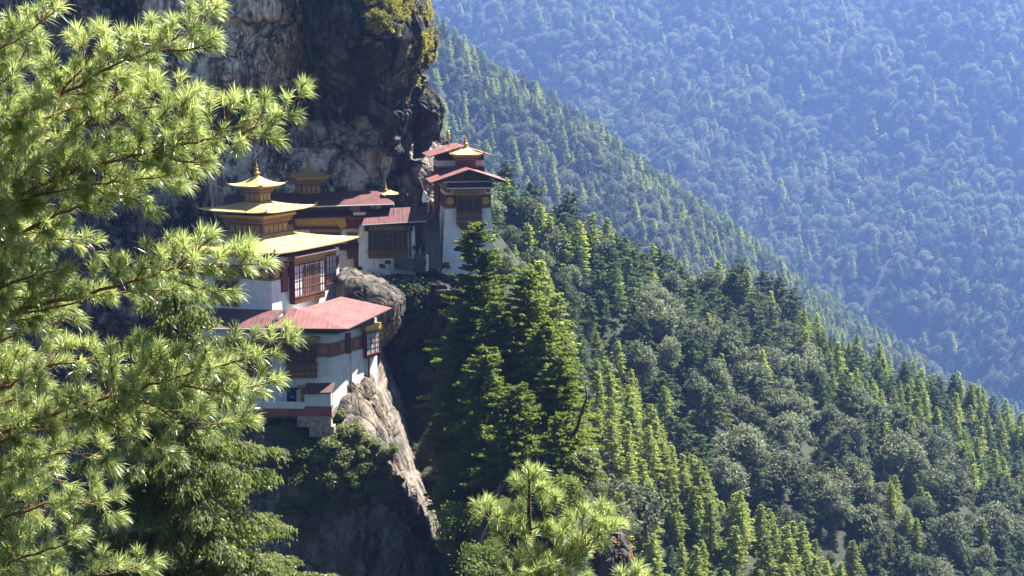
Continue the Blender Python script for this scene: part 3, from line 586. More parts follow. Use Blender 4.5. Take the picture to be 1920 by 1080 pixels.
# ---------------------------------------------------------------- long temple under the cliff
def long_temple():
    C0 = P(737, 495, 219.5); zb = Z(497, 217); R = empty('long_temple', (C0[0], C0[1], zb), math.radians(8))
    tag(R, 'long temple deep under the overhang with a dark maroon roof', 'temple')
    k = 219 / 2700; zz = lambda v: Z(v, 218) - zb
    W0, W1 = -24.5, -2.2; F = ((0, 0), (1, 0), (0, -1)); xx = lambda u: (u - 737) * .0822
    mb = MB(); mb.box(W0, W1, 0, 9, -2, zz(430)); mb.build('wall', M['white'], R)
    mb = MB(); mb.box(W0, W1 + .01, -.03, 8.9, zz(430), zz(408)); rb = mb.build('red_band', M['red'], R); g = MB(); dentils(g, F, W0, W1, zz(431), zz(428.5), 0, .14, .34); dentils(g, F, W0, W1, zz(411), zz(408.5), 0, .2, .34); g.build('dentil_trim', M['gold_dull'], rb)
    mb = MB(); mb.box(W0, W1 - 1, .3, 9, zz(408), zz(386)); mb.build('upper_wall', M['wood_dark'], R)
    mb = MB(); mb.fbox(F, xx(558), xx(650), zz(420), zz(408.5), 0, .75); dentils(mb, F, xx(560), xx(648), zz(424), zz(420.5), 0, .55, .4); mb.build('cornice', M['ochre'], R)
    mb = MB(); mb.slab([(xx(545), -1.9, zz(407)), (xx(664), -1.9, zz(404)), (xx(664), .4, zz(394)), (xx(545), .4, zz(396))], .15); mb.build('pent_roof', M['purple_roof'], R)
    disc(R, F, xx(549), zz(426), .55, .05); disc(R, F, xx(644), zz(420), .62, .8); disc(R, F, xx(668), zz(393), .75, -.2, 'gold_dull')
    mb = MB(); mb.fbox(F, xx(648), xx(690), zz(404), zz(398.5), -.2, .35); mb.build('white_course', M['white'], R)
    rabsel(R, F, xx(652), xx(671), zz(486), zz(436), .18, 1, .3, .1, True); rabsel(R, F, xx(585), xx(640), zz(470), zz(432), .4, 4, .34, .12, True)
    mb = MB(); mb.slab([(xx(610), -1.6, zz(466)), (xx(682), -1.9, zz(466)), (xx(672), .2, zz(456)), (xx(610), .2, zz(456))], .14); mb.build('door_canopy', M['red'], R)
    mb = MB(); mb.box(xx(664), xx(672), -.5, .1, -.5, zz(470)); mb.build('post', M['red'], R)
    # main roof
    e0, e1 = (-25.5, -2.2, zz(386)), (0.2, -2.2, zz(381)); t0, t1 = (-25.5, 7.5, zz(371)), (-2.2, 7.5, zz(365.5))
    mb = MB(); mb.slab([e0, e1, t1, t0], .2); mb.slab([e1, (.2, 8, zz(381)), t1], .2); mb.build('roof', M['purple_roof'], R)
    mb = MB(); mb.tube([np.array(e0) - (0, .05, .1), np.array(e1) - (0, .05, .1)], .1, 6); mb.tube([np.array(e1) - (.1, 0, .1), (.1, -2.2, zz(414))], .06, 6); mb.build('gutter', M['eave'], R)
    mb = MB()
    for i in range(30): x = -24 + i * .82; mb.box(x, x + .2, -2.0, .3, zz(386), zz(386) + .22)
    mb.build('rafters', M['wood_dark'], R)
    # dark gilded lantern on the ridge
    cx, cy = xx(584), 4.0; a = 1.55; lz = zz(372) + .2
    T = empty('lantern', (cx, cy, 0), math.radians(14)); T.parent = R
    b = MB(); ring(b, a, a, lz - 1.4, lz + 1.9); b.build('wall', M['wood_dark'], T); Fr = frames(a, a); g = MB()
    for kf in 'fl':
        for i in range(4): x = -a + .12 + i * .72; g.fbox(Fr[kf], x + .1, x + .6, lz + .4, lz + 1.5, 0, .05)
        g.fbox(Fr[kf], -a, a, lz + .36, lz + .42, -.02, .07)
    g.build('panel_trim', M['gold_dull'], T)
    cornice(T, a, a, lz + 1.6, lz + 2.9, 1.0, 'fl', fascia='gold_dull'); hip_roof(T, 3.2, 3.2, .3, .3, lz + 2.95, lz + 4.3, .25, 'gold_dull', .1, 'lantern_roof', sag=.45); corner_horns(T, 3.2, 3.2, lz + 3.15, .4); finial(T, 0, 0, lz + 4.2, 1.9, 'gold_dull')
    finial(R, xx(727), 3.5, zz(370) + .3, 1.7, 'gold_dull'); hip_roof_at(R, xx(735), 3.0, 1.3, zz(372) + .3)
def hip_roof_at(R, x, y, a, z):
    T = empty('small_canopy', (x, y, z)); T.parent = R; hip_roof(T, a, a, .2, .2, 0, .55, .1, 'gold_roof', .08, 'canopy_roof', 8, 3); b = MB(); ring(b, .7, .7, -1.3, 0); b.build('canopy_base', M['wood'], T)
long_temple()

# ---------------------------------------------------------------- gallery house with the timber window front
def gallery_house():
    C0 = P(690, 497, 215.5); zb = Z(498, 215.5); R = empty('gallery_house', (C0[0], C0[1], zb), math.radians(5)); tag(R, 'low gallery house with a dark timber window front beside the stairs', 'house')
    zz = lambda v: Z(v, 215.5) - zb; xx = lambda u: (u - 690) * .0800; F = ((0, 0), (1, 0), (0, -1)); E = xx(779)
    mb = MB(); mb.frustum((xx(671), E, -.15, 5), -2, (xx(675), E, 0, 5), zz(424)); mb.build('wall', M['white'], R)
    mb = MB(); mb.box(xx(684), E - .02, .4, 5, zz(424), zz(413)); mb.build('upper_wall', M['wood_dark'], R)
    rabsel(R, F, xx(691), xx(765), zz(484), zz(432), .3, 8, .3, .1, False, 'pane', 'gallery_window', 'wood', 'wood_dark')
    mb = MB(); mb.fbox(F, xx(768), xx(772), zz(482), zz(432), 0, .3); mb.build('post', M['wood'], R)
    mb = MB(); mb.fbox(F, xx(684), xx(775), zz(432.5), zz(421), 0, .8); sg = mb.build('name_board', M['wood_dark'], R)
    # carved lettering frieze: a gilt cartouche with a row of gilt strokes
    g = MB(); x0, x1, za, zc = xx(694), xx(770), zz(431), zz(422.5); d = .8
    for z_ in (za, zc - .06): g.fbox(F, x0 + .5, x1 - .5, z_, z_ + .06, d, d + .04)
    for s, xe in ((-1, x0), (1, x1)): g.fpoly(F, [(xe - s * .45, za), (xe, (za + zc) / 2), (xe - s * .45, zc), (xe - s * .3, (za + zc) / 2)][::(1 if s < 0 else -1)], d, d + .04)
    rr = random.Random(4); x = x0 + .7
    while x < x1 - .9: wd = rr.uniform(.08, .3); h0 = rr.uniform(.1, .3); g.fbox(F, x, x + wd, za + h0 * (zc - za), za + rr.uniform(.6, .85) * (zc - za), d, d + .03); x += wd + rr.uniform(.05, .16)
    g.build('lettering', M['gold_dull'], sg)
    mb = MB(); e0, e1 = (xx(680), -2.0, zz(418)), (xx(800), -2.0, zz(412)); t0, t1 = (xx(690), 4.0, zz(397)), (xx(797), 4.0, zz(393)); mb.slab([e0, e1, t1, t0], .2); mb.build('roof', M['purple_roof'], R)
    mb = MB(); mb.tube([np.array(e0) - (0, .05, .1), np.array(e1) - (0, .05, .1)], .08, 6); mb.build('gutter', M['eave'], R)
    mb = MB()
    for i in range(4): mb.box(xx(752) - i * .35, xx(776), -.5 - .35 * (3 - i) - .35, -.16, -.4, zz(496) + .1 + .26 * i)
    mb.box(xx(777), xx(799), -.9, 4, -1, zz(479)); mb.build('doorstep', M['stone'], R)
gallery_house()
def stairway():
    A = P(815, 495, 214); zb = Z(496, 214); R = empty('stairway', (A[0], A[1], zb), math.radians(4)); tag(R, 'steep stone stairway with a stepped white parapet beside the tower', 'stairs')
    n = 20; rise = (Z(412, 219) - zb) / n; mb = MB()
    for i in range(n): mb.box(-.85, .95, i * .38, i * .38 + (n - i) * .38 * .3 + .5, i * rise - .6, (i + 1) * rise)
    mb.build('step', M['stone'], R)
    mb = MB(); cp = MB()
    for i in range(8):
        y0, z1 = i * .95, (i + 1) * rise * 2.5 + .75; mb.box(-1.35, -.9, y0, y0 + .95, -1, z1); cp.box(-1.42, -.86, y0 - .06, y0 + .93, z1, z1 + .14); cp.box(-1.41, -.87, y0 + .9, y0 + .96, z1, z1 + rise * 2.5 + .1)
    mb.build('parapet', M['white'], R); cp.build('coping_edging', M['stone'], R)
stairway()

# ---------------------------------------------------------------- tower on the right edge
def tower():
    A = P(873, 490, 221.5); zb = Z(492, 218); R = empty('tower_temple', (A[0], A[1], zb), math.radians(9)); tag(R, 'tapering white tower temple with a gabled roof at the cliff edge', 'tower')
    zz = lambda v: Z(v, 218) - zb; hy = 3.5; hb, ht = 4.1, 3.5; z1, z2, z3 = zz(391), zz(365), zz(349)
    wall(R, (-hb - .1, hb + .1, -hy - .1, hy), -3, (-ht, ht, -hy + .4, hy), z1)
    Fr = frames(ht + .03, hy - .37); F, Lf = Fr['f'], Fr['l']
    mb = MB(); mb.box(-ht - .03, ht + .03, -hy + .37, hy + .02, z1, z2); band = mb.build('red_band', M['red'], R)
    g = MB()
    for f_, a, b in ((F, -ht, ht), (Lf, -hy, hy - .4)): dentils(g, f_, a, b, z1 + .05, z1 + .25, 0, .12, .3); g.fbox(f_, a, b, z1 + .3, z1 + .36, 0, .08)
    g.build('dentil_trim', M['gold_dull'], band)
    mb = MB(); mb.box(-ht, ht, -hy + .42, hy, z2, zz(340)); mb.build('white_course', M['white'], R)
    cornice(R, ht - .1, hy - .4, zz(361), zz(347), .45, 'fl', name='eave_cornice')
    for x in (-2.72, 2.72): disc(R, F, x, zz(377), .6, .05)
    X0, X1 = -1.75, 2.05
    rabsel(R, F, X0, X1, zz(421), zz(363), .6, 3, .42, .08, True, 'pane', 'bay_window', 'wood', 'gold_dull')
    mb = MB(); mb.fpoly(F, [(X0, zz(421)), (X0 + .55, zz(428)), (X1 - .55, zz(428)), (X1, zz(421))], 0, .5); mb.fbox(F, -1.05, 1.3, zz(431), zz(428), 0, .3); mb.build('bay_bracket', M['wood'], R)
    mb = MB(); mb.fbox(F, -.9, 1.2, zz(452), zz(434), 0, .2); wn = mb.build('window', M['wood'], R); mb = MB(); mb.fbox(F, -.7, 1.0, zz(450), zz(439), .18, .22); mb.build('pane', M['pane'], wn)
    # script frieze
    mb = MB(); mb.fbox(F, -2.7, 2.75, zz(365), zz(355.5), 0, .72); sg = mb.build('name_board', M['gold'], R); g = MB(); d = .72; za, zc = zz(364), zz(356.3)
    for z_ in (za, zc - .06): g.fbox(F, -1.9, 1.95, z_, z_ + .06, d, d + .03)
    for s, xe in ((-1, -2.15), (1, 2.2)):
        g.fpoly(F, [(xe, (za + zc) / 2), (xe - s * .3, za), (xe - s * .17, za), (xe + s * .13, (za + zc) / 2)][::-s], d, d + .03); g.fpoly(F, [(xe, (za + zc) / 2), (xe - s * .3, zc), (xe - s * .17, zc), (xe + s * .13, (za + zc) / 2)][::s], d, d + .03)
    rr = random.Random(9); x = -1.75
    while x < 1.7: wd = rr.uniform(.06, .2); g.fbox(F, x, x + wd, za + rr.uniform(.15, .3) * (zc - za), za + rr.uniform(.6, .85) * (zc - za), d, d + .03); x += wd + rr.uniform(.05, .13)
    g.build('lettering', M['wood_dark'], sg)
    # pent roof over the frieze, gable and main roof
    mb = MB(); mb.slab([(-3.35, -hy - 1.2, zz(351)), (3.65, -hy - 1.2, zz(350)), (3.5, -hy + .6, zz(341)), (-3.2, -hy + .6, zz(342))], .14); pr = mb.build('pent_roof', M['purple_roof'], R)
    mb = MB(); mb.fbox(((0, -hy - 1.2), (1, 0), (0, -1)), -3.4, 3.7, zz(353), zz(350.6), 0, .06); mb.build('eave_trim', M['eave'], pr)
    mb = MB(); mb.fpoly(F, [(-4.4, zz(341)), (4.4, zz(341)), (0, zz(319))], -.6, -.2); gb = mb.build('gable_wall', M['gable'], R); mb = MB(); mb.fbox(F, -.55, .55, zz(341), zz(327), -.22, -.16); mb.build('opening', M['pane'], gb)
    ez, rz_, f0, f1 = zz(339.5), zz(315.5), -hy - 1.9, hy + 1.8
    mb = MB(); mb.slab([(-5.9, f0, ez), (0, f0, rz_), (0, f1, rz_), (-5.9, f1, ez)], .17); mb.slab([(0, f0, rz_), (5.9, f0, ez), (5.9, f1, ez), (0, f1, rz_)], .17); mb.build('roof', M['red_roof'], R)
    mb = MB()
    for s in (-1, 1):
        for y in (f0 + .5, -hy, 0., hy): mb.tube([(0, y, rz_ - .32), (s * 5.5, y, ez - .17)], .11, 4)
    mb.build('rafters', M['wood_dark'], R)
    mb = MB()
    for s in (-1, 1):
        for a, c in ((4.6, -.35), (3.2, .1)): mb.box(min(s * a, s * (a - .3)), max(s * a, s * (a - .3)), f0 + .4, f1, ez + (rz_ - ez) * (1 - a / 5.9) - .5, ez + (rz_ - ez) * (1 - a / 5.9) - .2)
    mb.build('purlins', M['wood_dark'], R)
    # gilded lantern standing over the ridge
    T = empty('lantern', (.35, 2.2, 0)); T.parent = R; a = 1.42; lz = zz(316) - .2
    b = MB(); ring(b, a, a, lz - .8, lz + 1.2); b.build('wall', M['red'], T); cornice(T, a, a, lz + 1.0, lz + 2.05, .75, 'fl', fascia='gold')
    hip_roof(T, 2.4, 2.4, .25, .25, lz + 2.1, lz + 3.2, .22, 'gold_roof', .1, 'lantern_roof', sag=.4); corner_horns(T, 2.4, 2.4, lz + 2.25, .42); finial(T, 0, 0, lz + 3.1, 2.0)
tower()
def upper_house():
    A = P(860, 300, 230); zb = Z(335, 230); R = empty('upper_house', (A[0], A[1], zb), math.radians(9)); tag(R, 'small red and white house with a pink roof behind the tower', 'house')
    zz = lambda v: Z(v, 228) - zb; hx, hy = 3.7, 3.2; Fr = frames(hx, hy)
    mb = MB(); ring(mb, hx, hy, -5, zz(312)); mb.build('wall', M['red'], R); mb = MB(); ring(mb, hx + .03, hy + .03, zz(312), zz(300)); mb.build('white_course', M['white'], R)
    g = MB(); dentils(g, Fr['f'], -hx, hx, zz(313), zz(310), 0, .14, .3); g.build('dentil_trim', M['gold_dull'], R)
    mb = MB(); ring(mb, hx - .1, hy - .1, zz(300), zz(287)); mb.build('upper_wall', M['wood_dark'], R)
    ez, rz_, f0, f1 = zz(291.5), zz(272.5), -hy - 1.6, hy + 3; mb = MB()
    mb.slab([(-5.3, f0, ez), (0, f0, rz_), (0, f1, rz_), (-5.3, f1, ez)], .17); mb.slab([(0, f0, rz_), (5.2, f0, ez), (5.2, f1, ez), (0, f1, rz_)], .17); mb.build('roof', M['red_roof'], R)
    mb = MB(); mb.fpoly(Fr['f'], [(-3.6, zz(289)), (3.6, zz(289)), (0, zz(276))], -.5, -.1); mb.build('gable_wall', M['wood_dark'], R)
    mb = MB(); mb.tube([(-5.1, f0 + .1, ez - .1), (-5.1, f0 + .1, ez - 3.4)], .06, 6); mb.build('drain_pipe', M['eave'], R)
    p = P(840.5, 270, 231); mb = MB(); mb.tube([(0, 0, -.6), (0, 0, .9)], .05, 6); o = empty('victory_banner', (p[0], p[1], Z(268, 231))); mb.build('pole', M['dead_wood'], o)
    mb = MB(); mb.lathe([(.02, .5), (.24, .52), (.3, .62), (.3, 1.0), (.24, 1.04), (.29, 1.1), (.29, 1.5), (.22, 1.56), (.26, 1.62), (.24, 1.85), (.1, 1.98), (.05, 2.2), (.01, 2.4)], (0, 0, 0), 12); mb.build('gilt_drum', M['gold'], o); tag(o, 'gilded drum banner on a pole above the pink upper roof', 'banner')
upper_house()
def prayer_flag():
    p = P(795, 369, 216); mb = MB(); n = 8
    V = []; Fc = []
    for j in range(n + 1):
        t = j / n; wd = .06 + .34 * math.sin(t * 2.4) * (1 - .15 * t)
        for s in (-1, 1):
            for d in (0, .02): V.append((s * wd + .05 * math.sin(3 * t), d + .06 * math.sin(5 * t + s), .85 - 1.7 * t))
    for j in range(n):
        q = 4 * j; Fc += [(q, q + 4, q + 6, q + 2), (q + 1, q + 3, q + 7, q + 5), (q, q + 1, q + 5, q + 4), (q + 2, q + 6, q + 7, q + 3)]
    mb.add(V, Fc); o = empty('prayer_flag', (p[0], p[1], p[2])); mb.build('cloth', M['cloth'], o); mb = MB(); mb.tube([(0, .05, .8), (-.4, 2.0, 3.2)], .03, 5); mb.build('cord', M['dead_wood'], o)
    tag(o, 'white prayer flag hanging on a cord left of the tower', 'flag')
prayer_flag()
# ---------------------------------------------------------------- trees: leaf geometry
RNG = np.random.default_rng(7)
def unit(v): return v / (np.linalg.norm(v, axis=-1, keepdims=True) + 1e-9)
def leaves(c, d, n, L, W):
    """rhombic leaf sprays: centres, long axis, rough normal, length, width -> verts, quads"""
    d = unit(d); wv = unit(np.cross(n, d)); L = np.broadcast_to(L, (len(c),))[:, None]; W = np.broadcast_to(W, (len(c),))[:, None]
    V = np.stack([c - d * L / 2, c + wv * W / 2 - d * L * .08, c + d * L / 2, c - wv * W / 2 - d * L * .08], 1).reshape(-1, 3)
    return V, np.arange(len(V)).reshape(-1, 4)
def conifer(h, r, seed, whorls=20, per=6, qm=7., leaf=.6, droop=.05, rise=.10, bottom=.1, power=.8, irr=.25, hang=0., width=.5, up=.0, jit=.25):
    g = np.random.default_rng(seed); nb = whorls * per
    wi = np.repeat(np.arange(whorls), per); t = bottom + (1 - bottom) * ((np.maximum(wi + g.uniform(-jit, jit, nb), 0)) / whorls) ** .95; t = np.clip(np.nan_to_num(t, nan=bottom), bottom * .7, .985)
    L = r * (1.03 - t) ** power * g.uniform(1 - irr, 1 + irr, nb) * np.where(t < bottom + .12, .75, 1) + .12 * r * .3
    az = g.uniform(0, 2 * np.pi, nb) + wi * 1.3; n = np.maximum(4, (L * qm).astype(int)); k = np.repeat(np.arange(nb), n); m = len(k)
    s = g.uniform(.12, 1.02, m) ** .8; Lk = L[k]; sd = s * Lk
    side = g.normal(0, .22, m) * Lk * (1.08 - s); ca, sa = np.cos(az[k]), np.sin(az[k])
    zz = t[k] * h + (rise + up * t[k]) * sd - droop * sd ** 2 / max(r, 1) * 2 + g.normal(0, .10, m) * leaf * 1.6
    c = np.stack([ca * sd - sa * side, sa * sd + ca * side, zz], -1)
    sp = np.sign(side) * g.uniform(.2, 1.1, m); d = np.stack([np.cos(az[k] + sp), np.sin(az[k] + sp), g.normal(0.02 - hang, .28 + .2 * hang, m)], -1)
    nn = np.stack([g.normal(0, .45, m), g.normal(0, .45, m), np.ones(m)], -1)
    if hang: nn = g.normal(0, 1, (m, 3)) * np.array([1, 1, .35])
    V, F = leaves(c, d, nn, leaf * g.uniform(.7, 1.35, m), leaf * width * g.uniform(.7, 1.3, m))
    tint = np.repeat(np.clip(g.beta(2, 2.4, m) + .18 * (s - .5), 0, 1), 4)
    tb = MB(); x = np.linspace(0, 1, 7); tb.tube(np.stack([np.sin(x * 3 + seed) * .012 * h * x, np.cos(x * 2 + seed) * .01 * h * x, x * h * .97], -1), .018 * h * (1 - x * .95) + .01, 7)
    for b in range(0, nb, 2 if h < 17 else 1):
        q = np.linspace(0, .8, 3) * L[b]
        tb.tube(np.stack([np.cos(az[b]) * q, np.sin(az[b]) * q, t[b] * h + rise * q - droop * q ** 2 / max(r, 1) * 2], -1), np.array([.10, .06, .02]) * min(1, .3 + .02 * h) * (1.05 - t[b]) + .012, 4)
    return tb, V, F, tint
def broadleaf(h, r, seed, lobes=20, ql=140, leaf=.6, tall=1., ragged=.0):
    """rounded tree: limbs carrying separate leafy masses of very different size, with gaps between them"""
    g = np.random.default_rng(seed); tb = MB(); x = np.linspace(0, 1, 6); th = h * .6; lean = g.normal(0, .06, 2) * h
    tb.tube(np.stack([np.sin(x * 2 + seed) * .03 * h * x + lean[0] * x, np.cos(x * 3 + seed) * .03 * h * x + lean[1] * x, x * th], -1), .028 * h * (1 - x * .6), 7)
    Vs, T = [], []; out = 1 + ragged * np.sin(np.arange(3) * 2.1 + seed)
    for i in range(lobes):
        a = i * 2.4 + g.uniform(-.5, .5); f = (i + .5) / lobes; ph = math.acos(1 - 1.6 * f); rr = r * g.uniform(.35, .85) * (1 + ragged * math.sin(2 * a + seed) * .6)
        c = np.array([math.cos(a) * math.sin(ph) * rr + lean[0], math.sin(a) * math.sin(ph) * rr + lean[1], h * .60 + math.cos(ph) * (h * .31) * tall * g.uniform(.7, 1.15)])
        R = r * (.16 + .34 * g.beta(1.6, 2.2)) * (1.2 - .35 * ragged); tb.tube([np.array([lean[0] * .8, lean[1] * .8, th * g.uniform(.55, .98)]), c * np.array([.6, .6, 1]) * np.array([1, 1, .93]), c], np.array([.010, .006, .003]) * h, 4)
        m = max(24, int(ql * (R / (r * .36)) ** 2)); dr = unit(g.normal(0, 1, (m, 3)) + np.array([0, 0, .35])); rad = g.uniform(.5, 1.1, m) ** .6
        p = c + dr * (R * rad)[:, None] * np.array([1.1, 1.1, .72]) * (1 + .22 * g.normal(0, 1, (m, 1)))
        n = unit(dr + g.normal(0, .75, (m, 3)) + np.array([0, 0, .25])); d = np.cross(n, g.normal(0, 1, (m, 3)))
        V, F = leaves(p, d, n, leaf * g.uniform(.5, 1.45, m), leaf * .7 * g.uniform(.5, 1.3, m)); Vs.append(V); T.append(np.repeat(np.clip(g.beta(2, 2.5, m) * .6 + g.uniform(0, .5), 0, 1), 4))
    V = np.concatenate(Vs); return tb, V, np.arange(len(V)).reshape(-1, 4), np.concatenate(T)
def tree_from(name, parts, mats, loc=(0, 0, 0)):
    tb, V, F, tint = parts; R = empty(name, loc); tb.build('trunk', mats[0], R); mesh('crown', V, F, mats[1], R, {'tint': tint}); return R

# ---------------------------------------------------------------- the wooded spurs
def visible(x, y, z, ahead=8.):                        # is the point seen from the camera over the ground?
    f = np.linspace(.25, 1, 90)[None] ** .8; d = np.hypot(x, y); f = f * (1 - ahead / d)[:, None]
    return (H(x[:, None] * f, y[:, None] * f) < z[:, None] * f + .5).all(1)
def scatter(x0, x1, y0, y1, step, seed, jit=.45):
    g = np.random.default_rng(seed); X, Y = np.meshgrid(np.arange(x0, x1, step), np.arange(y0, y1, step)); X = X + g.uniform(-jit, jit, X.shape) * step; Y = Y + g.uniform(-jit, jit, Y.shape) * step
    return X.ravel(), Y.ravel()
def which(x, y):
    ks = ['T', 'A', 'B', 'C']; q = np.stack([x, y, 0 * x], -1); w_ = fbm(q / 70, 3, 5) * 16 * np.clip((y - 260) / 200, 0, 1)
    hs = np.stack([ridge_h(x, y, k) + (w_ if k in 'BC' else w_ * .3) for k in ks]); return np.where(hs.max(0) > H(x, y) - 3.5, hs.argmax(0), 4)
CON = [tree_from('conifer_tree', conifer(14, 3.9 + .25 * i, 100 + i, 16 + i, 8, 12, .66, .08, .12, jit=.35), (M['bark'], M['conifer'])) for i in range(4)]
CON += [tree_from('conifer_tree', conifer(13, 4.2 + .3 * i, 120 + i, 14, 8, 11, .7, .10, .16, .14, .65, .45, jit=.5), (M['bark'], M['conifer_blue'])) for i in range(3)]
BRO = [tree_from('broadleaf_tree', broadleaf(12, (5.2, 4.4, 5.6, 3.8, 4.8, 4.2)[i], 140 + i, (22, 30, 36, 26, 34, 40)[i], 130, (.72, .62, .68, .6, .78, .6)[i], (1., 1.3, .9, 1.45, 1.1, 1.35)[i], (.2, .5, .4, .3, .7, .5)[i]), (M['bark_grey'], M['broad'])) for i in range(6)]
BRO += [tree_from('broadleaf_tree', conifer(14, 4.0 + .4 * i, 160 + i, 10 + i, 8, 13, .72, .12, .30, .18, .6, .6, .2, .6, -.1, 1.1), (M['bark_grey'], M['dark_conifer'])) for i in range(3)]
def plant(root, first, x, y, z, s, sz, rz, info):
    """place a tree; later ones are copies of the thing and of each of its parts"""
    if first: r = root
    else:
        r = root.copy(); COL.objects.link(r)
        for ch in root.children: c = ch.copy(); COL.objects.link(c); c.parent = r
    r.location = (x, y, z - .4); r.rotation_euler = (0, 0, rz); r.scale = (s, s, s * sz); tag(r, *info); return r
def forests():
    g = np.random.default_rng(77)
    x, y = scatter(-60, 330, 215, 640, 4.8, 3, .6); z = H(x, y); k = which(x, y); u, v = project(np.stack([x, y, z + 8], -1))
    nz = fbm(np.stack([x / 28, y / 28, 0 * x], -1), 3, 31)
    conA = (k == 1); crest = (k == 2) & (ridge_h(x, y, 'B') > -999)
    pb = np.array([p for p in RIDGES['B'][0]]); crest_z = np.interp(x, pb[:, 0], pb[:, 2]); below = crest_z - z
    pc = np.where(k == 1, 1.12, np.where(k == 0, .6, .2)); pc = np.where((k == 2) & (u < 1180), .52, pc)
    up = (k == 1) & (u < 1140) & (v < 700); pc = np.where(up, .5, pc)
    pc = np.where((k == 2) & (u > 1480) & (below < 9 + (u - 1480) * .035), .95, pc); pc = np.where((k == 2) & (below < 6), np.maximum(pc, .4), pc)
    con = (g.uniform(0, 1, len(x)) + nz * .35) < pc
    keep = (u > 860) & (u < 2010) & (v > 150) & (v < 1200) & (k < 3) & ~((k == 0) & (y < 225) & (x < 8))
    keep &= (con | (g.uniform(0, 1, len(x)) < np.where(k == 1, .5, .46))) & ((k == 1) | (g.uniform(0, 1, len(x)) < .86))
    hgt = np.where(con, g.uniform(8, 17.5, len(x)), g.uniform(7.5, 14.5, len(x))); hgt = np.where(up, hgt * .72, hgt); hgt = np.where((k == 1) & ~up, hgt * .80, np.where((k == 2) & con & (u > 1480), hgt * .72, hgt))
    vis = np.zeros(len(x), bool); i0 = np.where(keep)[0]; vis[i0] = visible(x[i0], y[i0], z[i0] + hgt[i0] * .9)
    inframe = (u > 880) & (u < 1960) & (v < 1130)
    rest = []
    for is_con, roots in ((True, CON), (False, BRO)):
        ids = np.where(keep & (con == is_con))[0]; size = hgt[ids] / y[ids]; vi = vis[ids] & inframe[ids]; order = ids[vi][np.argsort(-size[vi])][:292]
        used = {}
        for i in order:
            if is_con: j = (0, 1, 2, 3)[g.integers(4)] if (k[i] != 2 and not up[i]) or below[i] < 30 and u[i] > 1450 else (1, 4, 5, 6)[g.integers(4)]
            else: j = (0, 1, 2, 3, 4, 5, 6, 7, 8, 6, 7, 8)[g.integers(12)]
            if is_con:
                info = (('bright green conifer on the nearest sunlit spur at lower right', 'tree', 'conifers on the nearest spur') if k[i] <= 1 else
                        ('sunlit conifer in the dense row along the right crest of the second spur', 'tree', 'conifers along the right crest') if u[i] > 1480 and below[i] < 9 + (u[i] - 1480) * .035 else
                        ('tall pale conifer rising among dark broadleaf trees on the second spur', 'tree', 'conifers among the broadleaf trees'))
            else: info = (('grey green rounded tree between the bright conifers of the nearest spur', 'tree', 'rounded trees on the nearest spur') if k[i] <= 1 else ('dark rounded broadleaf tree on the shaded face of the second spur', 'tree', 'broadleaf trees on the second spur'))
            s = hgt[i] / (14 if is_con else 12); plant(roots[j], j not in used, x[i], y[i], z[i], s, g.uniform(.9, 1.15), g.uniform(0, 6.28), info); used[j] = 1
        rest.append((np.setdiff1d(ids, order), is_con))
    crowns = [[c for c in r.children if c.name.startswith('crown')][0] for r in CON + BRO]
    pts = []
    for ids, is_con in rest:
        for i in ids: pts.append((x[i], y[i], z[i] - .4, g.integers(0, 7) if is_con else g.integers(7, 16), hgt[i] / (14 if is_con else 12), g.uniform(0, 6.28)))
    # low bushes between the trees
    bx, by = scatter(-40, 330, 150, 640, 5.4, 12); bk = which(bx, by); bu, bv = project(np.stack([bx, by, H(bx, by)], -1)); m = (bk < 3) & ((bu > 900) | ((bk == 0) & (bu > 690) & (by > 150) & (by < 222))) & (bu < 1980); bx, by = bx[m], by[m]; bz = H(bx, by)
    pts += [(a, b, c - 1.2, 7 + g.integers(0, 6), g.uniform(.22, .42), g.uniform(0, 6.28)) for a, b, c in zip(bx, by, bz)]
    stuff('understorey', pts, crowns, 'smaller trees and bushes filling the gaps on the near spurs')
    x, y = scatter(-290, 1120, 760, 2400, 10.5, 21); z = H(x, y); k = which(x, y); u, v = project(np.stack([x, y, z + 8], -1)); m = (k == 3) & (u > 760) & (u < 2000) & (v > -60); x, y, z, u = x[m], y[m], z[m], u[m]
    nz = fbm(np.stack([x / 70, y / 70, 0 * x], -1), 3, 41); con = g.uniform(0, 1, len(x)) + nz * .6 < .55
    stuff('ridge_forest', [(a, b, c - .5, g.integers(0, 7) if q else g.integers(7, 16), g.uniform(.7, 1.3) * (1.45 if q else 1.25), g.uniform(0, 6.28)) for a, b, c, q in zip(x, y, z, con)], crowns, 'hazy mixed forest covering the long third ridge')
    x, y = scatter(-390, 1590, 1500, 3840, 17.5, 22, .7); z = H(x, y); k = which(x, y); u, v = project(np.stack([x, y, z + 8], -1)); m = (k == 4) & (u > 740) & (u < 2000) & (v > -80); x, y, z = x[m], y[m], z[m]
    m = (fbm(np.stack([x / 90, y / 90, 0 * x], -1), 3, 51) > -.75 + .2 * g.uniform(-1, 1, len(x))); x, y, z = x[m], y[m], z[m]; con = g.uniform(0, 1, len(x)) < .2
    stuff('far_forest', [(a, b, c - 1, g.integers(0, 7) if q else g.integers(7, 16), (.55 + 1.35 * g.beta(1.6, 2.2)) * (2.05 if q else 1.95), g.uniform(0, 6.28)) for a, b, c, q in zip(x, y, z, con)], crowns, 'blue hazy forest covering the far mountainside')
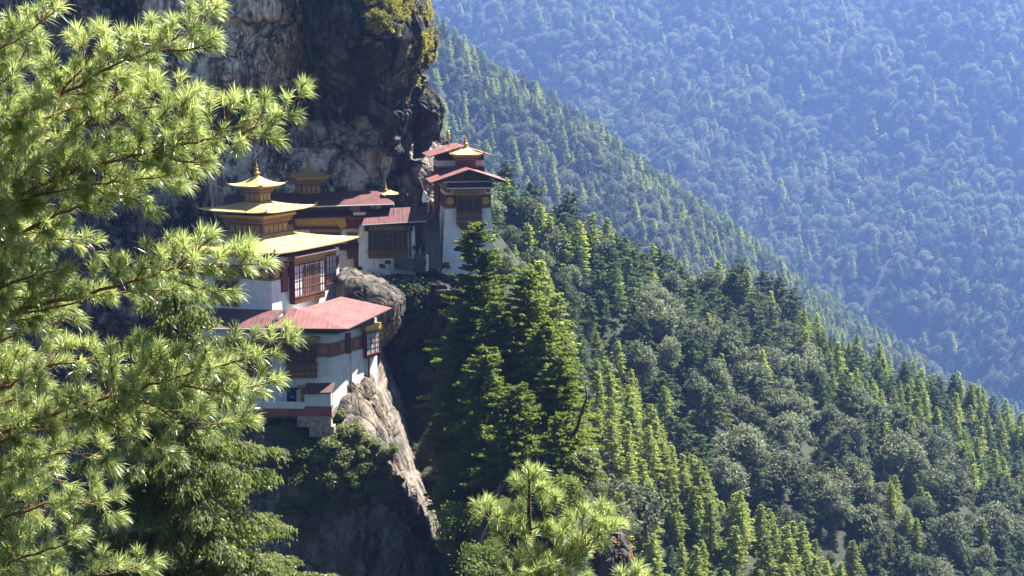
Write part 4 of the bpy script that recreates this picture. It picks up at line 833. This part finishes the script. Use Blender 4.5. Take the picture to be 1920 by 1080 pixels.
def stuff(name, pts, srcs, label):
    A = np.array(pts, float); n = len(A); me = bpy.data.meshes.new(name); me.vertices.add(n); me.vertices.foreach_set('co', A[:, :3].astype(np.float32).ravel())
    me.attributes.new('kind_index', 'INT', 'POINT').data.foreach_set('value', A[:, 3].astype(np.int32)); me.attributes.new('size', 'FLOAT', 'POINT').data.foreach_set('value', A[:, 4].astype(np.float32))
    me.attributes.new('turn', 'FLOAT_VECTOR', 'POINT').data.foreach_set('vector', np.stack([0 * A[:, 5], 0 * A[:, 5], A[:, 5]], -1).astype(np.float32).ravel())
    o = bpy.data.objects.new(name, me); COL.objects.link(o); ng = bpy.data.node_groups.new(name + '_scatter', 'GeometryNodeTree')
    ng.interface.new_socket(name='Geometry', in_out='INPUT', socket_type='NodeSocketGeometry'); ng.interface.new_socket(name='Geometry', in_out='OUTPUT', socket_type='NodeSocketGeometry')
    nn = ng.nodes; i_, o_ = nn.new('NodeGroupInput'), nn.new('NodeGroupOutput'); ip = nn.new('GeometryNodeInstanceOnPoints'); jn = nn.new('GeometryNodeJoinGeometry')
    for s in reversed(srcs):
        oi = nn.new('GeometryNodeObjectInfo'); oi.transform_space = 'ORIGINAL'; oi.inputs['Object'].default_value = s; oi.inputs['As Instance'].default_value = True; ng.links.new(oi.outputs['Geometry'], jn.inputs[0])
    def attr(nm, ty): a = nn.new('GeometryNodeInputNamedAttribute'); a.data_type = ty; a.inputs['Name'].default_value = nm; return a.outputs[0]
    L = ng.links.new; L(i_.outputs[0], ip.inputs['Points']); L(jn.outputs[0], ip.inputs['Instance']); ip.inputs['Pick Instance'].default_value = True
    L(attr('kind_index', 'INT'), ip.inputs['Instance Index']); L(attr('size', 'FLOAT'), ip.inputs['Scale']); L(attr('turn', 'FLOAT_VECTOR'), ip.inputs['Rotation']); L(ip.outputs[0], o_.inputs[0])
    md = o.modifiers.new('scatter', 'NODES'); md.node_group = ng; tag(o, label, 'forest', kind='stuff'); print(name, n)
forests()
# ---------------------------------------------------------------- trees standing on the tower spur, in front of the gorge
def spur_trees():
    L = [((893, 416), 187, 5.6, 'tall dark fir whose thin top crosses the white tower', 31), ((985, 505), 183, 6.6, 'broad full fir with a bare trunk in the middle of the clump', 33),
         ((872, 585), 186, 4.2, 'fir leaning over the dark gorge at the left of the clump', 34), ((938, 565), 180, 5.0, 'rounded fir filling the gap between the tall fir and the broad fir', 40), ((1022, 600), 177, 5.0, 'yellow green fir on the right shoulder of the broad fir', 41),
         ((1048, 660), 172, 4.2, 'fir with flat sunlit shelves at the right side of the clump', 35), ((912, 650), 172, 5.4, 'shaded fir low in the clump against the gorge', 36),
         ((968, 720), 165, 5.0, 'shaded fir at the foot of the broad fir', 37), ((1052, 775), 163, 3.4, 'small sunlit fir beside the dead snag', 38)]
    for (u, v), Y, r, lab, sd in L:
        top = P(u, v, Y); zb = max(float(H(top[0], Y)), top[2] - 33) - .6; h = top[2] - zb
        parts = conifer(h, r * 1.12, sd, int(h * 1.15), 14, 36, .40, .04, .12, .04, .62, .55, .05, .62, .12, 1.3); R = tree_from('fir_tree', parts, (M['bark'], M['fir']), (top[0], Y, zb)); tag(R, lab, 'tree')
    lab = ['grey green bushy tree low in the gorge', 'bushy tree with pale leaf edges beside the slanting trunk', 'round bush at the foot of the fir clump', 'small leafy tree beside the pinnacle edge', 'leafy shrub behind the young pine', 'pale leafy shrub on the rocky crest']
    for k, (u, v, Y, h, r) in enumerate([(862, 900, 168, 9, 3.0), (868, 960, 160, 8, 3.2), (930, 930, 158, 8, 3.4), (905, 1020, 150, 8, 3.2), (1045, 905, 152, 6.5, 2.8), (1095, 850, 160, 4.5, 2.0)]):
        t = P(u, v, Y); R = tree_from('bushy_tree', broadleaf(h, r, 210 + k, 16, 260, .34), (M['bark'], M['shrub'] if k in (5,) else M['fir']), (t[0], Y, t[2] - h * .92)); tag(R, lab[k], 'tree')
    # slanting dark trunk and the dead snag
    a, b = P(862, 1110, 150), P(938, 905, 154); mb = MB(); mb.tube([a - a, (a + b) / 2 - a + (0, 0, .2), b - a], [.62, .42, .12], 8); mb.tube([(b - a) * .75, (b - a) * .95 + (1.2, .3, 1.0)], [.3, .12], 6); o = mb.build('tree_trunk', M['dead_wood']); o.location = a; tag(o, 'thick dark slanting trunk at the bottom left of the young pine', 'trunk')
    q = [P(*p) for p in ((1068, 830, 163), (1083, 800, 163), (1088, 780, 163), (1100, 745, 163), (1097, 720, 163))]; R = empty('dead_snag', q[0]); tag(R, 'black dead snag with broken side branches', 'dead tree')
    mb = MB(); mb.tube([x - q[0] for x in q], [.24, .22, .18, .13, .03], 6); mb.build('trunk', M['dead_wood'], R)
    for p in ([(1085, 795), (1098, 792), (1106, 797)], [(1090, 778), (1100, 762), (1099, 752)], [(1080, 808), (1092, 810), (1100, 824)]):
        mb = MB(); mb.tube([P(a, b, 163) - q[0] for a, b in p], [.1, .07, .02], 5); mb.build('branch', M['dead_wood'], R)
spur_trees()
def hemlock():
    t = P(330, 505, 48); zb = float(H(t[0], 48)) - .5; h = t[2] - zb; g = np.random.default_rng(5)
    R = empty('hemlock_tree', (t[0], 48, zb)); tag(R, 'dark hemlock with drooping grey green sprays behind the bright pine', 'tree')
    tb = MB(); x = np.linspace(0, 1, 8); tb.tube(np.stack([.12 * np.sin(x * 4), 0 * x, x * h], -1), .42 * (1 - x * .93), 9); C, D, Nn, Ln, T = [], [], [], [], []
    nb = 150; brm = MB()
    for b in range(nb):
        f = (b + .5) / nb; tt = .12 + .87 * f; L = (6.2 * (1.02 - tt) ** .72 + .25) * g.uniform(.75, 1.15); az = b * 2.39996 + g.uniform(-.3, .3); rise = g.uniform(.15, .5)
        s = np.linspace(0, 1, 8); pz = rise * L * s - .42 * L * s ** 2 + .10 * L * s ** 4; pts = np.stack([np.cos(az) * L * s + g.normal(0, .04, 8), np.sin(az) * L * s + g.normal(0, .04, 8), tt * h + pz], -1)
        brm.tube(pts, .075 * (1.1 - tt) * (1 - s * .9) + .008, 5)
        ns = int(9 + L * 10)
        for k in range(ns):                                     # side sprays with hanging tips
            q = g.uniform(.12, 1.0); p0 = np.array([np.interp(q, s, pts[:, i]) for i in range(3)]); sgn = -1 if k % 2 else 1; l2 = (.25 + .75 * (1 - q)) * L * .36 * g.uniform(.6, 1.2) + .18
            a2 = az + sgn * g.uniform(.5, 1.0); m = max(4, int(l2 * 15)); r_ = np.linspace(.08, 1, m)
            c = p0 + np.stack([np.cos(a2) * r_ * l2, np.sin(a2) * r_ * l2, .12 * r_ * l2 - .55 * l2 * r_ ** 2], -1)
            if k % 3 == 0: tb2 = brm; tb2.tube([p0, c[m // 2], c[-1]], [.018, .012, .004], 3)
            for rep in range(3):
                hang = np.abs(g.normal(0, .14, m)); cc = c + np.stack([g.normal(0, .06, m), g.normal(0, .06, m), -hang], -1); C.append(cc)
                D.append(np.stack([np.cos(a2) * .5 + g.normal(0, .4, m), np.sin(a2) * .5 + g.normal(0, .4, m), -.45 - .9 * g.uniform(0, 1, m)], -1)); Nn.append(g.normal(0, 1, (m, 3)) + np.array([0, 0, .4])); Ln.append(.17 * g.uniform(.6, 1.3, m)); T.append(np.clip(g.beta(2, 2.4, m) + .15 * (r_ - .5), 0, 1))
    tb.build('trunk', M['bark'], R); brm.build('branches', M['bark_grey'], R)
    C, D, Nn, Ln, T = map(np.concatenate, (C, D, Nn, Ln, T)); V, F = leaves(C, D, Nn, Ln, Ln * .36); mesh('crown', V, F, M['hemlock'], R, {'tint': np.repeat(T, 4)}); print('hemlock', len(F))
hemlock()

# ---------------------------------------------------------------- long needled pines close to the camera
def tuft_templates(K, n, ln, seed, wd=.0044):
    g = np.random.default_rng(seed); out = []
    for k in range(K):
        b = g.uniform(-.62, .12, n) * ln; ph = g.uniform(0, 2 * np.pi, n); th = np.radians(np.where(g.uniform(0, 1, n) < .2, g.uniform(4, 24, n), g.uniform(16, 62, n))); l = ln * g.uniform(.72, 1.1, n)
        d = np.stack([np.cos(ph) * np.sin(th), np.sin(ph) * np.sin(th), np.cos(th)], -1); wv = unit(np.cross(d, g.normal(0, 1, (n, 3)))); base = np.stack([0 * b, 0 * b, b], -1) + d * .008
        out.append((base, d, wv, l, np.full(n, wd)))
    return out
class Needles:
    """collects shoots; every shoot end carries a brush of long needles that sag a little"""
    def __init__(s, ln, n, seed): s.tp = tuft_templates(10, n, ln, seed); s.g = np.random.default_rng(seed + 1); s.V, s.T, s.tw = [], [], MB(); s.cnt = 0
    def tuft(s, p, d, sc=1.):
        g = s.g; base, dl, wv, l, wd = s.tp[g.integers(len(s.tp))]; z = unit(np.asarray(d, float)); a = g.normal(0, 1, 3); x = unit(np.cross(z, a)); y = np.cross(z, x); Rm = np.stack([x, y, z], 1)
        B = base @ Rm.T * sc + p; D = dl @ Rm.T; W = wv @ Rm.T; l = (l * sc)[:, None]; wd = wd[:, None]; sag = np.array([0, 0, -1.]) * l * .48 * np.clip(1 - np.abs(D[:, 2:3]), .1, 1)
        m_ = B + D * l * .55 + sag * .30; t_ = B + D * l + sag
        s.V.append(np.stack([B - W * wd * .6, B + W * wd * .6, m_ - W * wd, m_ + W * wd, t_], 1)); n = len(B); s.T.append(np.repeat(np.clip(g.beta(2.2, 2.2) * .6 + g.uniform(0, .4, n), 0, 1), 5)); s.cnt += 1
    def twig(s, pts, r0, r1=.003): s.tw.tube(pts, np.linspace(r0, r1, len(pts)), 5)
    def bough(s, pts, r0=.03, side=.75, gap=.15, start=.12, lift=.35):
        """a branch along pts with alternating, up-curving side shoots"""
        g = s.g; pts = np.asarray(pts, float); seg = np.linalg.norm(np.diff(pts, axis=0), axis=1); cum = np.concatenate([[0], np.cumsum(seg)]); Lt = cum[-1]
        n = max(6, int(Lt / .12)); tt = np.linspace(0, Lt, n); Q = np.stack([np.interp(tt, cum, pts[:, i]) for i in range(3)], -1)
        for _ in range(2): Q[1:-1] = (Q[:-2] + 2 * Q[1:-1] + Q[2:]) / 4
        Q[1:-1] += g.normal(0, .012, (n - 2, 3)); s.twig(Q, r0, .006); T = unit(np.gradient(Q, axis=0)); s.tuft(Q[-1], T[-1] + (0, 0, .2), 1.05)
        a = Lt * start; k = 0
        while a < Lt - .08:
            i = min(n - 1, int(a / Lt * (n - 1))); f = a / Lt; t = T[i]; ln = side * (1.08 - f) ** .6 * g.uniform(.55, 1.1) + .10; an = (k % 2) * math.pi + g.normal(0, .65) + (math.pi / 2 if k % 5 == 4 else 0)
            x = unit(np.cross(t, np.array([0, 0, 1.]))); y = np.cross(x, t); sd = math.cos(an) * x + math.sin(an) * y; d = unit(t * g.uniform(.5, .95) + sd * g.uniform(.7, 1.0)); m = max(3, int(ln / .1)); q = np.linspace(0, 1, m)[:, None]
            B = Q[i] + d * q * ln + np.array([0, 0, 1.]) * lift * ln * q ** 2; s.twig(B, .004 + .010 * ln, .004); e = unit(B[-1] - B[-2]); s.tuft(B[-1], e, g.uniform(.85, 1.12))
            c = .22
            while c < ln - .1:
                p = B[min(m - 1, int(c / ln * (m - 1)))]; a2 = g.uniform(0, 6.28); x2 = unit(np.cross(e, g.normal(0, 1, 3))); d2 = unit(e * .8 + x2 * .75 + (0, 0, .3)); l2 = g.uniform(.10, .24)
                s.twig([p, p + d2 * l2], .006, .004); s.tuft(p + d2 * l2, d2, g.uniform(.75, 1.05)); c += g.uniform(.085, .14)
            a += gap * g.uniform(.7, 1.3); k += 1
    def build(s, R):
        V = np.concatenate(s.V); n = len(V); i = np.arange(n)[:, None] * 5; F = (i[:, None] + np.array([(0, 1, 3), (0, 3, 2), (2, 3, 4)])[None]).reshape(-1, 3)
        mesh('needles', V.reshape(-1, 3), F, M['pine'], R, {'tint': np.concatenate(s.T)}); s.tw.build('branches', M['twig'], R, True); print('tufts', s.cnt, 'tris', len(F))
BOUGHS = [   # big pine: main boughs as seen in the photo, (u, v) with their own depth
 ([(-190, 190, 20.4), (-60, 120, 20), (40, 70, 19.6), (112, 14, 19.2)], .55), ([(-190, 260, 20), (-60, 200, 20), (30, 130, 20), (60, 60, 20.2)], .5),
 ([(-190, 330, 19), (-20, 245, 18.8), (110, 180, 18.4), (220, 120, 18.1), (330, 75, 17.8), (408, 10, 17.6)], .62), ([(110, 180, 18.4), (165, 120, 18.2), (185, 55, 18.2)], .42), ([(300, 95, 18), (370, 95, 17.6), (398, 70, 17.5)], .35),
 ([(-190, 420, 19.8), (-20, 330, 19.4), (120, 250, 19), (230, 215, 18.7), (320, 195, 18.5), (360, 172, 18.4)], .6), ([(160, 235, 19), (230, 165, 18.8), (262, 135, 18.8)], .4),
 ([(-190, 470, 18.8), (0, 380, 18.4), (150, 315, 18.1), (280, 285, 17.9), (385, 262, 17.6), (455, 248, 17.5), (520, 222, 17.4), (572, 168, 17.3)], .55), ([(400, 258, 17.7), (432, 225, 17.7), (441, 185, 17.7)], .26), ([(455, 250, 17.5), (500, 268, 17.4), (520, 262, 17.4)], .26), ([(270, 285, 18), (330, 240, 17.9), (352, 180, 17.9)], .4), ([(300, 285, 17.9), (350, 310, 17.8), (395, 300, 17.7)], .3),
 ([(-190, 560, 19.6), (-20, 470, 19.4), (110, 400, 19), (200, 365, 18.8), (260, 370, 18.6), (290, 392, 18.6)], .5), ([(150, 390, 19), (220, 330, 18.7), (300, 325, 18.6), (345, 345, 18.6)], .42),
 ([(-190, 640, 20.4), (-30, 560, 20), (60, 480, 19.8), (110, 440, 19.8)], .6), ([(-190, 540, 17.8), (-60, 430, 17.8), (20, 360, 17.8), (70, 300, 17.9)], .6), ([(-190, 640, 18), (-40, 560, 18), (50, 520, 18), (130, 500, 18)], .55),
 ([(-190, 660, 18.8), (0, 590, 18.6), (150, 555, 18.3), (240, 530, 18), (330, 505, 17.8), (410, 495, 17.7), (470, 500, 17.6), (502, 490, 17.6)], .36), ([(250, 528, 18), (290, 480, 18), (330, 470, 18)], .3), ([(330, 505, 17.8), (380, 460, 17.8), (395, 445, 17.8)], .25), ([(410, 495, 17.7), (440, 470, 17.7), (465, 462, 17.7)], .22), ([(300, 515, 18), (370, 540, 17.8), (440, 545, 17.7)], .25),
 ([(-190, 740, 19.8), (-40, 660, 19.4), (60, 610, 19.2), (150, 600, 19.2)], .5),
 ([(-190, 900, 18.6), (0, 810, 18.2), (130, 765, 17.9), (270, 725, 17.6), (380, 695, 17.4), (470, 672, 17.2), (525, 650, 17.1), (552, 632, 17.1)], .5), ([(200, 745, 17.8), (290, 680, 17.6), (330, 660, 17.6)], .42), ([(300, 715, 17.6), (400, 735, 17.3), (480, 728, 17.2), (515, 712, 17.2)], .4), ([(250, 735, 17.7), (340, 790, 17.4), (430, 800, 17.3), (470, 785, 17.3)], .4), ([(150, 765, 17.9), (250, 820, 17.6), (330, 850, 17.5)], .45),
 ([(-190, 840, 20), (-20, 740, 19.6), (80, 690, 19.4), (190, 670, 19.2), (240, 690, 19.2)], .55), ([(-190, 980, 19.6), (-40, 900, 19.2), (80, 850, 18.9), (170, 850, 18.8), (215, 870, 18.8)], .55), ([(-190, 1060, 18.6), (-20, 980, 18.3), (100, 940, 18.2), (180, 945, 18.1), (225, 965, 18.1)], .5),
 ([(-190, 1140, 18), (0, 1060, 17.8), (90, 1030, 17.7), (150, 1010, 17.6)], .5), ([(-190, 1220, 17.6), (40, 1130, 17.5), (160, 1090, 17.4), (245, 1062, 17.3), (290, 1052, 17.3)], .32), ([(-150, 1180, 18.8), (-30, 1100, 18.6), (60, 1090, 18.5)], .5),
]
def big_pine():
    A = np.array([P(-190, 600, 19.2)[0] - .25, 19.2, 0]); zb = float(H(A[0], A[1])) - .4; R = empty('pine_tree', (A[0], A[1], zb)); tag(R, 'big sunlit pine with long bright green needles filling the left side', 'tree')
    nd = Needles(.20, 84, 3); off = np.array([A[0], A[1], zb])
    g = np.random.default_rng(8)
    for pts, sd in BOUGHS:
        big = pts[0][0] < -100; W = np.array([P(*p) for p in pts]) - off; nd.bough(W, .045 if big else .02, sd, .098, .16 if big else .05)
        if big:                                                   # a second, shorter bough above or below each main one
            f = np.linspace(0, 1, len(W))[:, None]; nd.bough(W[0] + (W - W[0]) * .74 + f * np.array([0, g.uniform(.5, 1.1), g.uniform(-.55, .05)]), .03, sd * .9, .12, .16)
    nd.build(R); tb = MB(); x = np.linspace(0, 1, 10); top = 7.5 - zb; tb.tube(np.stack([.12 * np.sin(x * 5), .1 * np.cos(x * 4), x * top], -1), .34 * (1 - x * .88), 10); tb.build('trunk', M['bark'], R, True)
big_pine()
def young_pine():
    b = P(994, 1200, 19); zb = float(H(b[0], 19)) - .3; R = empty('pine_tree', (b[0], 19, zb)); tag(R, 'young pine with an upright leader at the bottom centre', 'tree'); off = np.array([b[0], 19, zb]); nd = Needles(.20, 110, 9)
    Lq = lambda l: np.array([P(*p) for p in l]) - off
    nd.bough(Lq([(994, 1100, 19), (993, 1000, 19), (991, 930, 19), (992, 885, 19)]), .03, .16, .22, .35)
    for l, sd in [([(993, 1052, 19), (962, 1022, 18.8), (935, 1000, 18.7), (915, 965, 18.6), (913, 945, 18.6)], .2), ([(992, 1000, 19), (965, 975, 19.1), (945, 958, 19.1)], .15), ([(993, 1060, 19), (1030, 1050, 18.8), (1055, 1022, 18.7), (1062, 995, 18.6)], .22), ([(992, 995, 19), (1018, 985, 18.9), (1036, 955, 18.9), (1043, 932, 18.9)], .2),
                  ([(993, 1110, 19), (1050, 1090, 18.8), (1095, 1050, 18.6), (1112, 1015, 18.5), (1124, 975, 18.5), (1128, 950, 18.5)], .2), ([(1090, 1055, 18.6), (1092, 1000, 18.6), (1097, 960, 18.6)], .18), ([(1112, 1015, 18.5), (1140, 1000, 18.4), (1150, 985, 18.4)], .16), ([(994, 1120, 19), (1020, 1080, 18.5), (1060, 1066, 18.3), (1085, 1058, 18.3)], .24), ([(994, 1120, 19), (965, 1080, 18.6), (945, 1062, 18.5)], .22), ([(994, 1140, 19), (1000, 1100, 18.4), (1010, 1070, 18.3)], .24), ([(992, 940, 19), (975, 925, 19), (968, 905, 19)], .1), ([(992, 935, 19), (1010, 915, 19), (1018, 900, 19)], .1)]:
        nd.bough(Lq(l), .014, sd * 1.35, .11, .22, .3)
    nd.build(R); tb = MB(); q = Lq([(994, 1200, 19), (994, 1100, 19), (992, 1000, 19), (992, 900, 19)]); q = np.concatenate([[(0, 0, 0)], q]); tb.tube(q, [.12, .07, .055, .04, .012], 8); tb.build('trunk', M['bark'], R)
    b = P(1185, 1150, 17); R = empty('pine_sapling', b); tag(R, 'single bright pine shoot poking up at the bottom edge right of the rock', 'sapling'); nd = Needles(.20, 84, 19); q = np.array([P(*p) for p in ((1188, 1140, 17), (1192, 1100, 17), (1197, 1068, 17))]) - b; nd.bough(q, .015, .12, .14, .2); nd.bough(np.array([P(*p) for p in ((1189, 1130, 17), (1172, 1095, 17), (1165, 1078, 17))]) - b, .01, .1, .14, .3); nd.build(R)
young_pine()
# ---------------------------------------------------------------- plants rooted on the rocks, moss, people
from mathutils.bvhtree import BVHTree
def bvh(name):
    me = bpy.data.objects[name].data; return BVHTree.FromPolygons([v.co for v in me.vertices], [tuple(p.vertices) for p in me.polygons])
def hit(tree, u, v):
    d = Vector(P(u, v, 100.)).normalized(); return tree.ray_cast(Vector((0, 0, 0)), d)
def shrubs():
    t = bvh('rock_pinnacle'); g = np.random.default_rng(3)
    names = ['sunlit olive shrub high on the pinnacle below the courtyard', 'grey green shrub on the pinnacle face', 'shrub in shade on the left of the pinnacle']
    k = 0
    for (u, v, r) in [(622, 832, 1.7), (652, 812, 1.6), (600, 860, 1.9), (640, 868, 2.0), (676, 852, 1.7), (612, 905, 2.1), (655, 905, 1.9), (690, 885, 1.5), (716, 862, 1.6), (735, 848, 1.2), (585, 940, 2.0), (630, 948, 1.8), (672, 940, 1.4), (596, 800, 1.6), (570, 850, 2.1), (560, 900, 2.2), (548, 960, 2.2), (540, 820, 2.0), (520, 880, 2.3), (770, 975, .8), (575, 1000, 1.6), (640, 782, 1.0), (668, 812, 1.3), (684, 830, 1.2), (706, 838, 1.0), (640, 840, 1.6), (718, 885, 1.3), (700, 915, 1.3), (742, 905, 1.0), (725, 930, 1.1)]:
        h = hit(t, u, v)
        if h[0] is None: continue
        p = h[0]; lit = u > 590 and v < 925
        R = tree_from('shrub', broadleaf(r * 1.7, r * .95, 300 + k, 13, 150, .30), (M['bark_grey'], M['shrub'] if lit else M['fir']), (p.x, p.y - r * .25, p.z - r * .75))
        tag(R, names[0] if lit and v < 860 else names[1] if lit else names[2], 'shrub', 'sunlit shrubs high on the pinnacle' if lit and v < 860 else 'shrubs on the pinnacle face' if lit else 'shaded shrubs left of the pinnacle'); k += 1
    for i, (u, v, r) in enumerate([(672, 505, .5), (716, 500, .45), (727, 493, .4), (748, 497, .5), (838, 500, .7), (782, 503, .45)]):
        p = P(u, v, 212.5); R = tree_from('terrace_plant', broadleaf(r * 1.8, r, 340 + i, 9, 110, .24), (M['bark_grey'], M['fir']), (p[0], p[1], p[2] - r)); tag(R, 'leafy plant along the shaded edge of the upper terrace', 'plant', 'plants along the terrace edge')
    # dark ivy and bushes hanging on the shaded gorge wall
    t2 = bvh('terrace_cliff'); C, Nn = [], []
    for _ in range(1100):
        u, v = g.uniform(690, 860), g.uniform(508, 900); h = hit(t2, u, v)
        if h[0] is None or h[3] is None: continue
        q = np.array(h[0])
        if fbm(q[None] / 3.2, 3, 8)[0] < .02: continue
        m = 9; C.append(q + g.normal(0, .4, (m, 3)) - np.array([0, .25, 0])); Nn.append(np.array(h[1]) * .6 + g.normal(0, .7, (m, 3)))
    C, Nn = np.concatenate(C), np.concatenate(Nn); V, F = leaves(C, g.normal(0, 1, C.shape) + np.array([0, 0, -.6]), Nn, .38 * g.uniform(.6, 1.3, len(C)), .22)
    tag(mesh('ivy', V, F, M['fir'], None, {'tint': np.repeat(g.uniform(0, .4, len(C)), 4)}), 'dark creepers covering the shaded gorge wall', 'creepers', kind='stuff')
shrubs()
def moss():
    W, F4, _ = dome_loft; g = np.random.default_rng(6); a, b, c = W[F4[:, 0]], W[F4[:, 1]], W[F4[:, 3]]; ctr = W[F4].mean(1); n = unit(np.cross(b - a, c - a)); n *= np.sign((n * (ctr - ctr.mean(0))).sum(-1, keepdims=True))
    u, v = project(ctr); nz = fbm(ctr / 3.0, 4, 19); band = (u - 690) / 115 - v / 190.
    m = (n @ np.array([.5, -.15, .85]) > .12) & (u > 680) & (v < 215) & (v > -70) & (nz + .35 * np.clip(band, -1, .6) + .25 * n[:, 2] > .12)
    ids = np.where(m)[0]; ids = g.choice(ids, min(len(ids) * 3, 7500)); k = 7; C = np.repeat(ctr[ids] + g.normal(0, .12, (len(ids), 3)), k, 0) + g.normal(0, .12, (len(ids) * k, 3)); D = np.repeat(n[ids], k, 0) + g.normal(0, .6, C.shape) + np.array([0, 0, -.1])
    V, F = leaves(C + unit(D) * .16, D, g.normal(0, 1, C.shape), .42 * g.uniform(.5, 1.3, len(C)), .14); tag(mesh('moss', V, F, M['moss'], None, {'tint': np.repeat(np.repeat(g.uniform(0, 1, len(ids)), k) * .7 + .3 * g.uniform(0, 1, len(C)), 4)}), 'yellow moss and grass tufts on the overhanging rock', 'moss', kind='stuff')
    o = bpy.data.objects['rock_outcrop']; me = o.data; co = np.empty(len(me.vertices) * 3); me.vertices.foreach_get('co', co); co = co.reshape(-1, 3); u, v = project(co); m = (fbm(co / .8, 3, 5) > .12) & (v < 1062) & (u > 1140 + (v - 985) * .4) & (co[:, 1] < 122.6)
    ids = np.where(m)[0]; C = np.repeat(co[ids], 3, 0) + g.normal(0, .07, (len(ids) * 3, 3)); V, F = leaves(C, g.normal(0, 1, C.shape), g.normal(0, 1, C.shape) + np.array([.3, -.6, .4]), .16, .13)
    ml = leafmat('orange_lichen', (.45, .16, .01), (.65, .33, .03), (1, 1, 1), rough=.9, tw=.1, objvar=0); tag(mesh('lichen', V, F, ml, None, {'tint': np.repeat(g.uniform(0, 1, len(C)), 4)}), 'orange lichen crusting the top of the rock outcrop', 'lichen', kind='stuff')
moss()
SKIN = simple('skin', (.35, .2, .14), .6, 0, .1, 8, 0); HAIR = simple('hair', (.015, .012, .01), .7, 0, .1, 8, 0); SHOE = simple('shoes', (.03, .03, .03), .6, 0, .1, 8, 0)
def person(loc, rz, jacket, trousers, label, mask=False, arm=0.):
    """one continuous skinned body about 1.7 m tall, clothes by region"""
    J = {'pel': (0, 0, .92, .155), 'wai': (0, .01, 1.08, .14), 'che': (0, .0, 1.28, .165), 'nec': (0, .01, 1.46, .062), 'hd0': (0, -.01, 1.54, .085), 'hd1': (0, -.02, 1.64, .092), 'hd2': (0, -.01, 1.70, .06)}
    E = [('pel', 'wai'), ('wai', 'che'), ('che', 'nec'), ('nec', 'hd0'), ('hd0', 'hd1'), ('hd1', 'hd2')]
    for s, k in ((-1, 'l'), (1, 'r')):
        J.update({k + 'sh': (s * .19, .0, 1.38, .075), k + 'el': (s * .255, .02 - arm * .05, 1.12, .052), k + 'wr': (s * (.26 - .1 * arm), -.08 - .16 * arm, .90 + .2 * arm, .036), k + 'hp': (s * .095, 0, .86, .10), k + 'kn': (s * .105, -.03 * (1 + s), .48, .065), k + 'an': (s * .11, .02, .09, .045), k + 'to': (s * .125, -.13, .04, .04)})
        E += [('che', k + 'sh'), (k + 'sh', k + 'el'), (k + 'el', k + 'wr'), ('pel', k + 'hp'), (k + 'hp', k + 'kn'), (k + 'kn', k + 'an'), (k + 'an', k + 'to')]
        wx, wy, wz, _ = J[k + 'wr']; J[k + 'pa'] = (wx, wy - .03, wz - .07, .034); E.append((k + 'wr', k + 'pa'))
        for f in range(4): J[k + 'f%d' % f] = (wx + s * .004, wy - .065 + f * .021, wz - .125 - (.012 if f in (1, 2) else 0), .009); J[k + 'g%d' % f] = (wx - s * .012, wy - .07 + f * .021, wz - .165 - (.014 if f in (1, 2) else 0), .007); E += [(k + 'pa', k + 'f%d' % f), (k + 'f%d' % f, k + 'g%d' % f)]
        J[k + 't'] = (wx - s * .015, wy - .075, wz - .075, .010); E.append((k + 'wr', k + 't'))
    ks = list(J); me = bpy.data.meshes.new('body'); me.from_pydata([J[q][:3] for q in ks], [(ks.index(a), ks.index(b)) for a, b in E], []); o = bpy.data.objects.new('body', me); COL.objects.link(o)
    sk = o.modifiers.new('skin', 'SKIN'); me.skin_vertices.new() if not me.skin_vertices else None
    for i, q in enumerate(ks): me.skin_vertices[0].data[i].radius = (J[q][3],) * 2; me.skin_vertices[0].data[i].use_root = q == 'pel'
    o.modifiers.new('sub', 'SUBSURF').levels = 1; dg = bpy.context.evaluated_depsgraph_get(); m2 = bpy.data.meshes.new_from_object(o.evaluated_get(dg)); bpy.data.objects.remove(o)
    m2.materials.clear()
    for m in (SKIN, jacket, trousers, SHOE): m2.materials.append(m)
    for p in m2.polygons:
        c = p.center; p.material_index = 3 if c.z < .09 else 0 if c.z > 1.45 or (abs(c.x) > .135 and c.z < (.86 if not arm else .98) and c.z > .6 and abs(c.y) > .035) else 1 if c.z > .90 or abs(c.x) > .23 else 2; p.use_smooth = True
    b = bpy.data.objects.new('person', m2); COL.objects.link(b); b.location = loc; b.rotation_euler = (0, 0, rz); tag(b, label, 'person')
    mb = MB(); mb.lathe([(.01, .125), (.06, .11), (.09, .07), (.102, .02), (.103, -.03), (.09, -.07)], (0, .012, 1.645), 12); mb.build('hair', HAIR, b, True)
    f = MB(); f.lathe([(.004, .02), (.014, .0), (.016, -.015), (.003, -.024)], (0, -.112, 1.62), 6)
    for s in (-1, 1): f.lathe([(.003, .012), (.011, .004), (.011, -.004), (.003, -.012)], (s * .035, -.1, 1.65), 6)
    f.build('face', HAIR if not mask else SKIN, b)
    if mask: mb = MB(); mb.lathe([(.05, .0), (.062, -.03), (.058, -.06), (.03, -.085)], (0, -.065, 1.62), 10); mb.build('face_mask', M['cloth'], b, True)
def people():
    nv = simple('navy_jacket', (.012, .015, .03), .8, 0, .2, 6); gy = simple('grey_trousers', (.22, .23, .27), .85, 0, .15, 6); bk = simple('black_jacket', (.012, .012, .012), .8, 0, .2, 6); be = simple('beige_trousers', (.42, .34, .25), .85, 0, .15, 6); te = simple('teal_jacket', (.03, .22, .22), .8, 0, .2, 6)
    def at(u, vf, Y): p = P(u, vf, Y); return (p[0], Y, p[2])
    person(at(776.5, 478.8, 214.6), .5, nv, gy, 'person in a navy jacket and grey trousers wearing a white mask', True, .8)
    person(at(787.5, 478.6, 214.9), -.5, bk, be, 'person in a black jacket and beige trousers outside the gallery', False, .2)
    person(at(797, 499.5, 211.8), 2.6, te, bk, 'person in a teal jacket by the foot of the stairs', False, .4)
people()
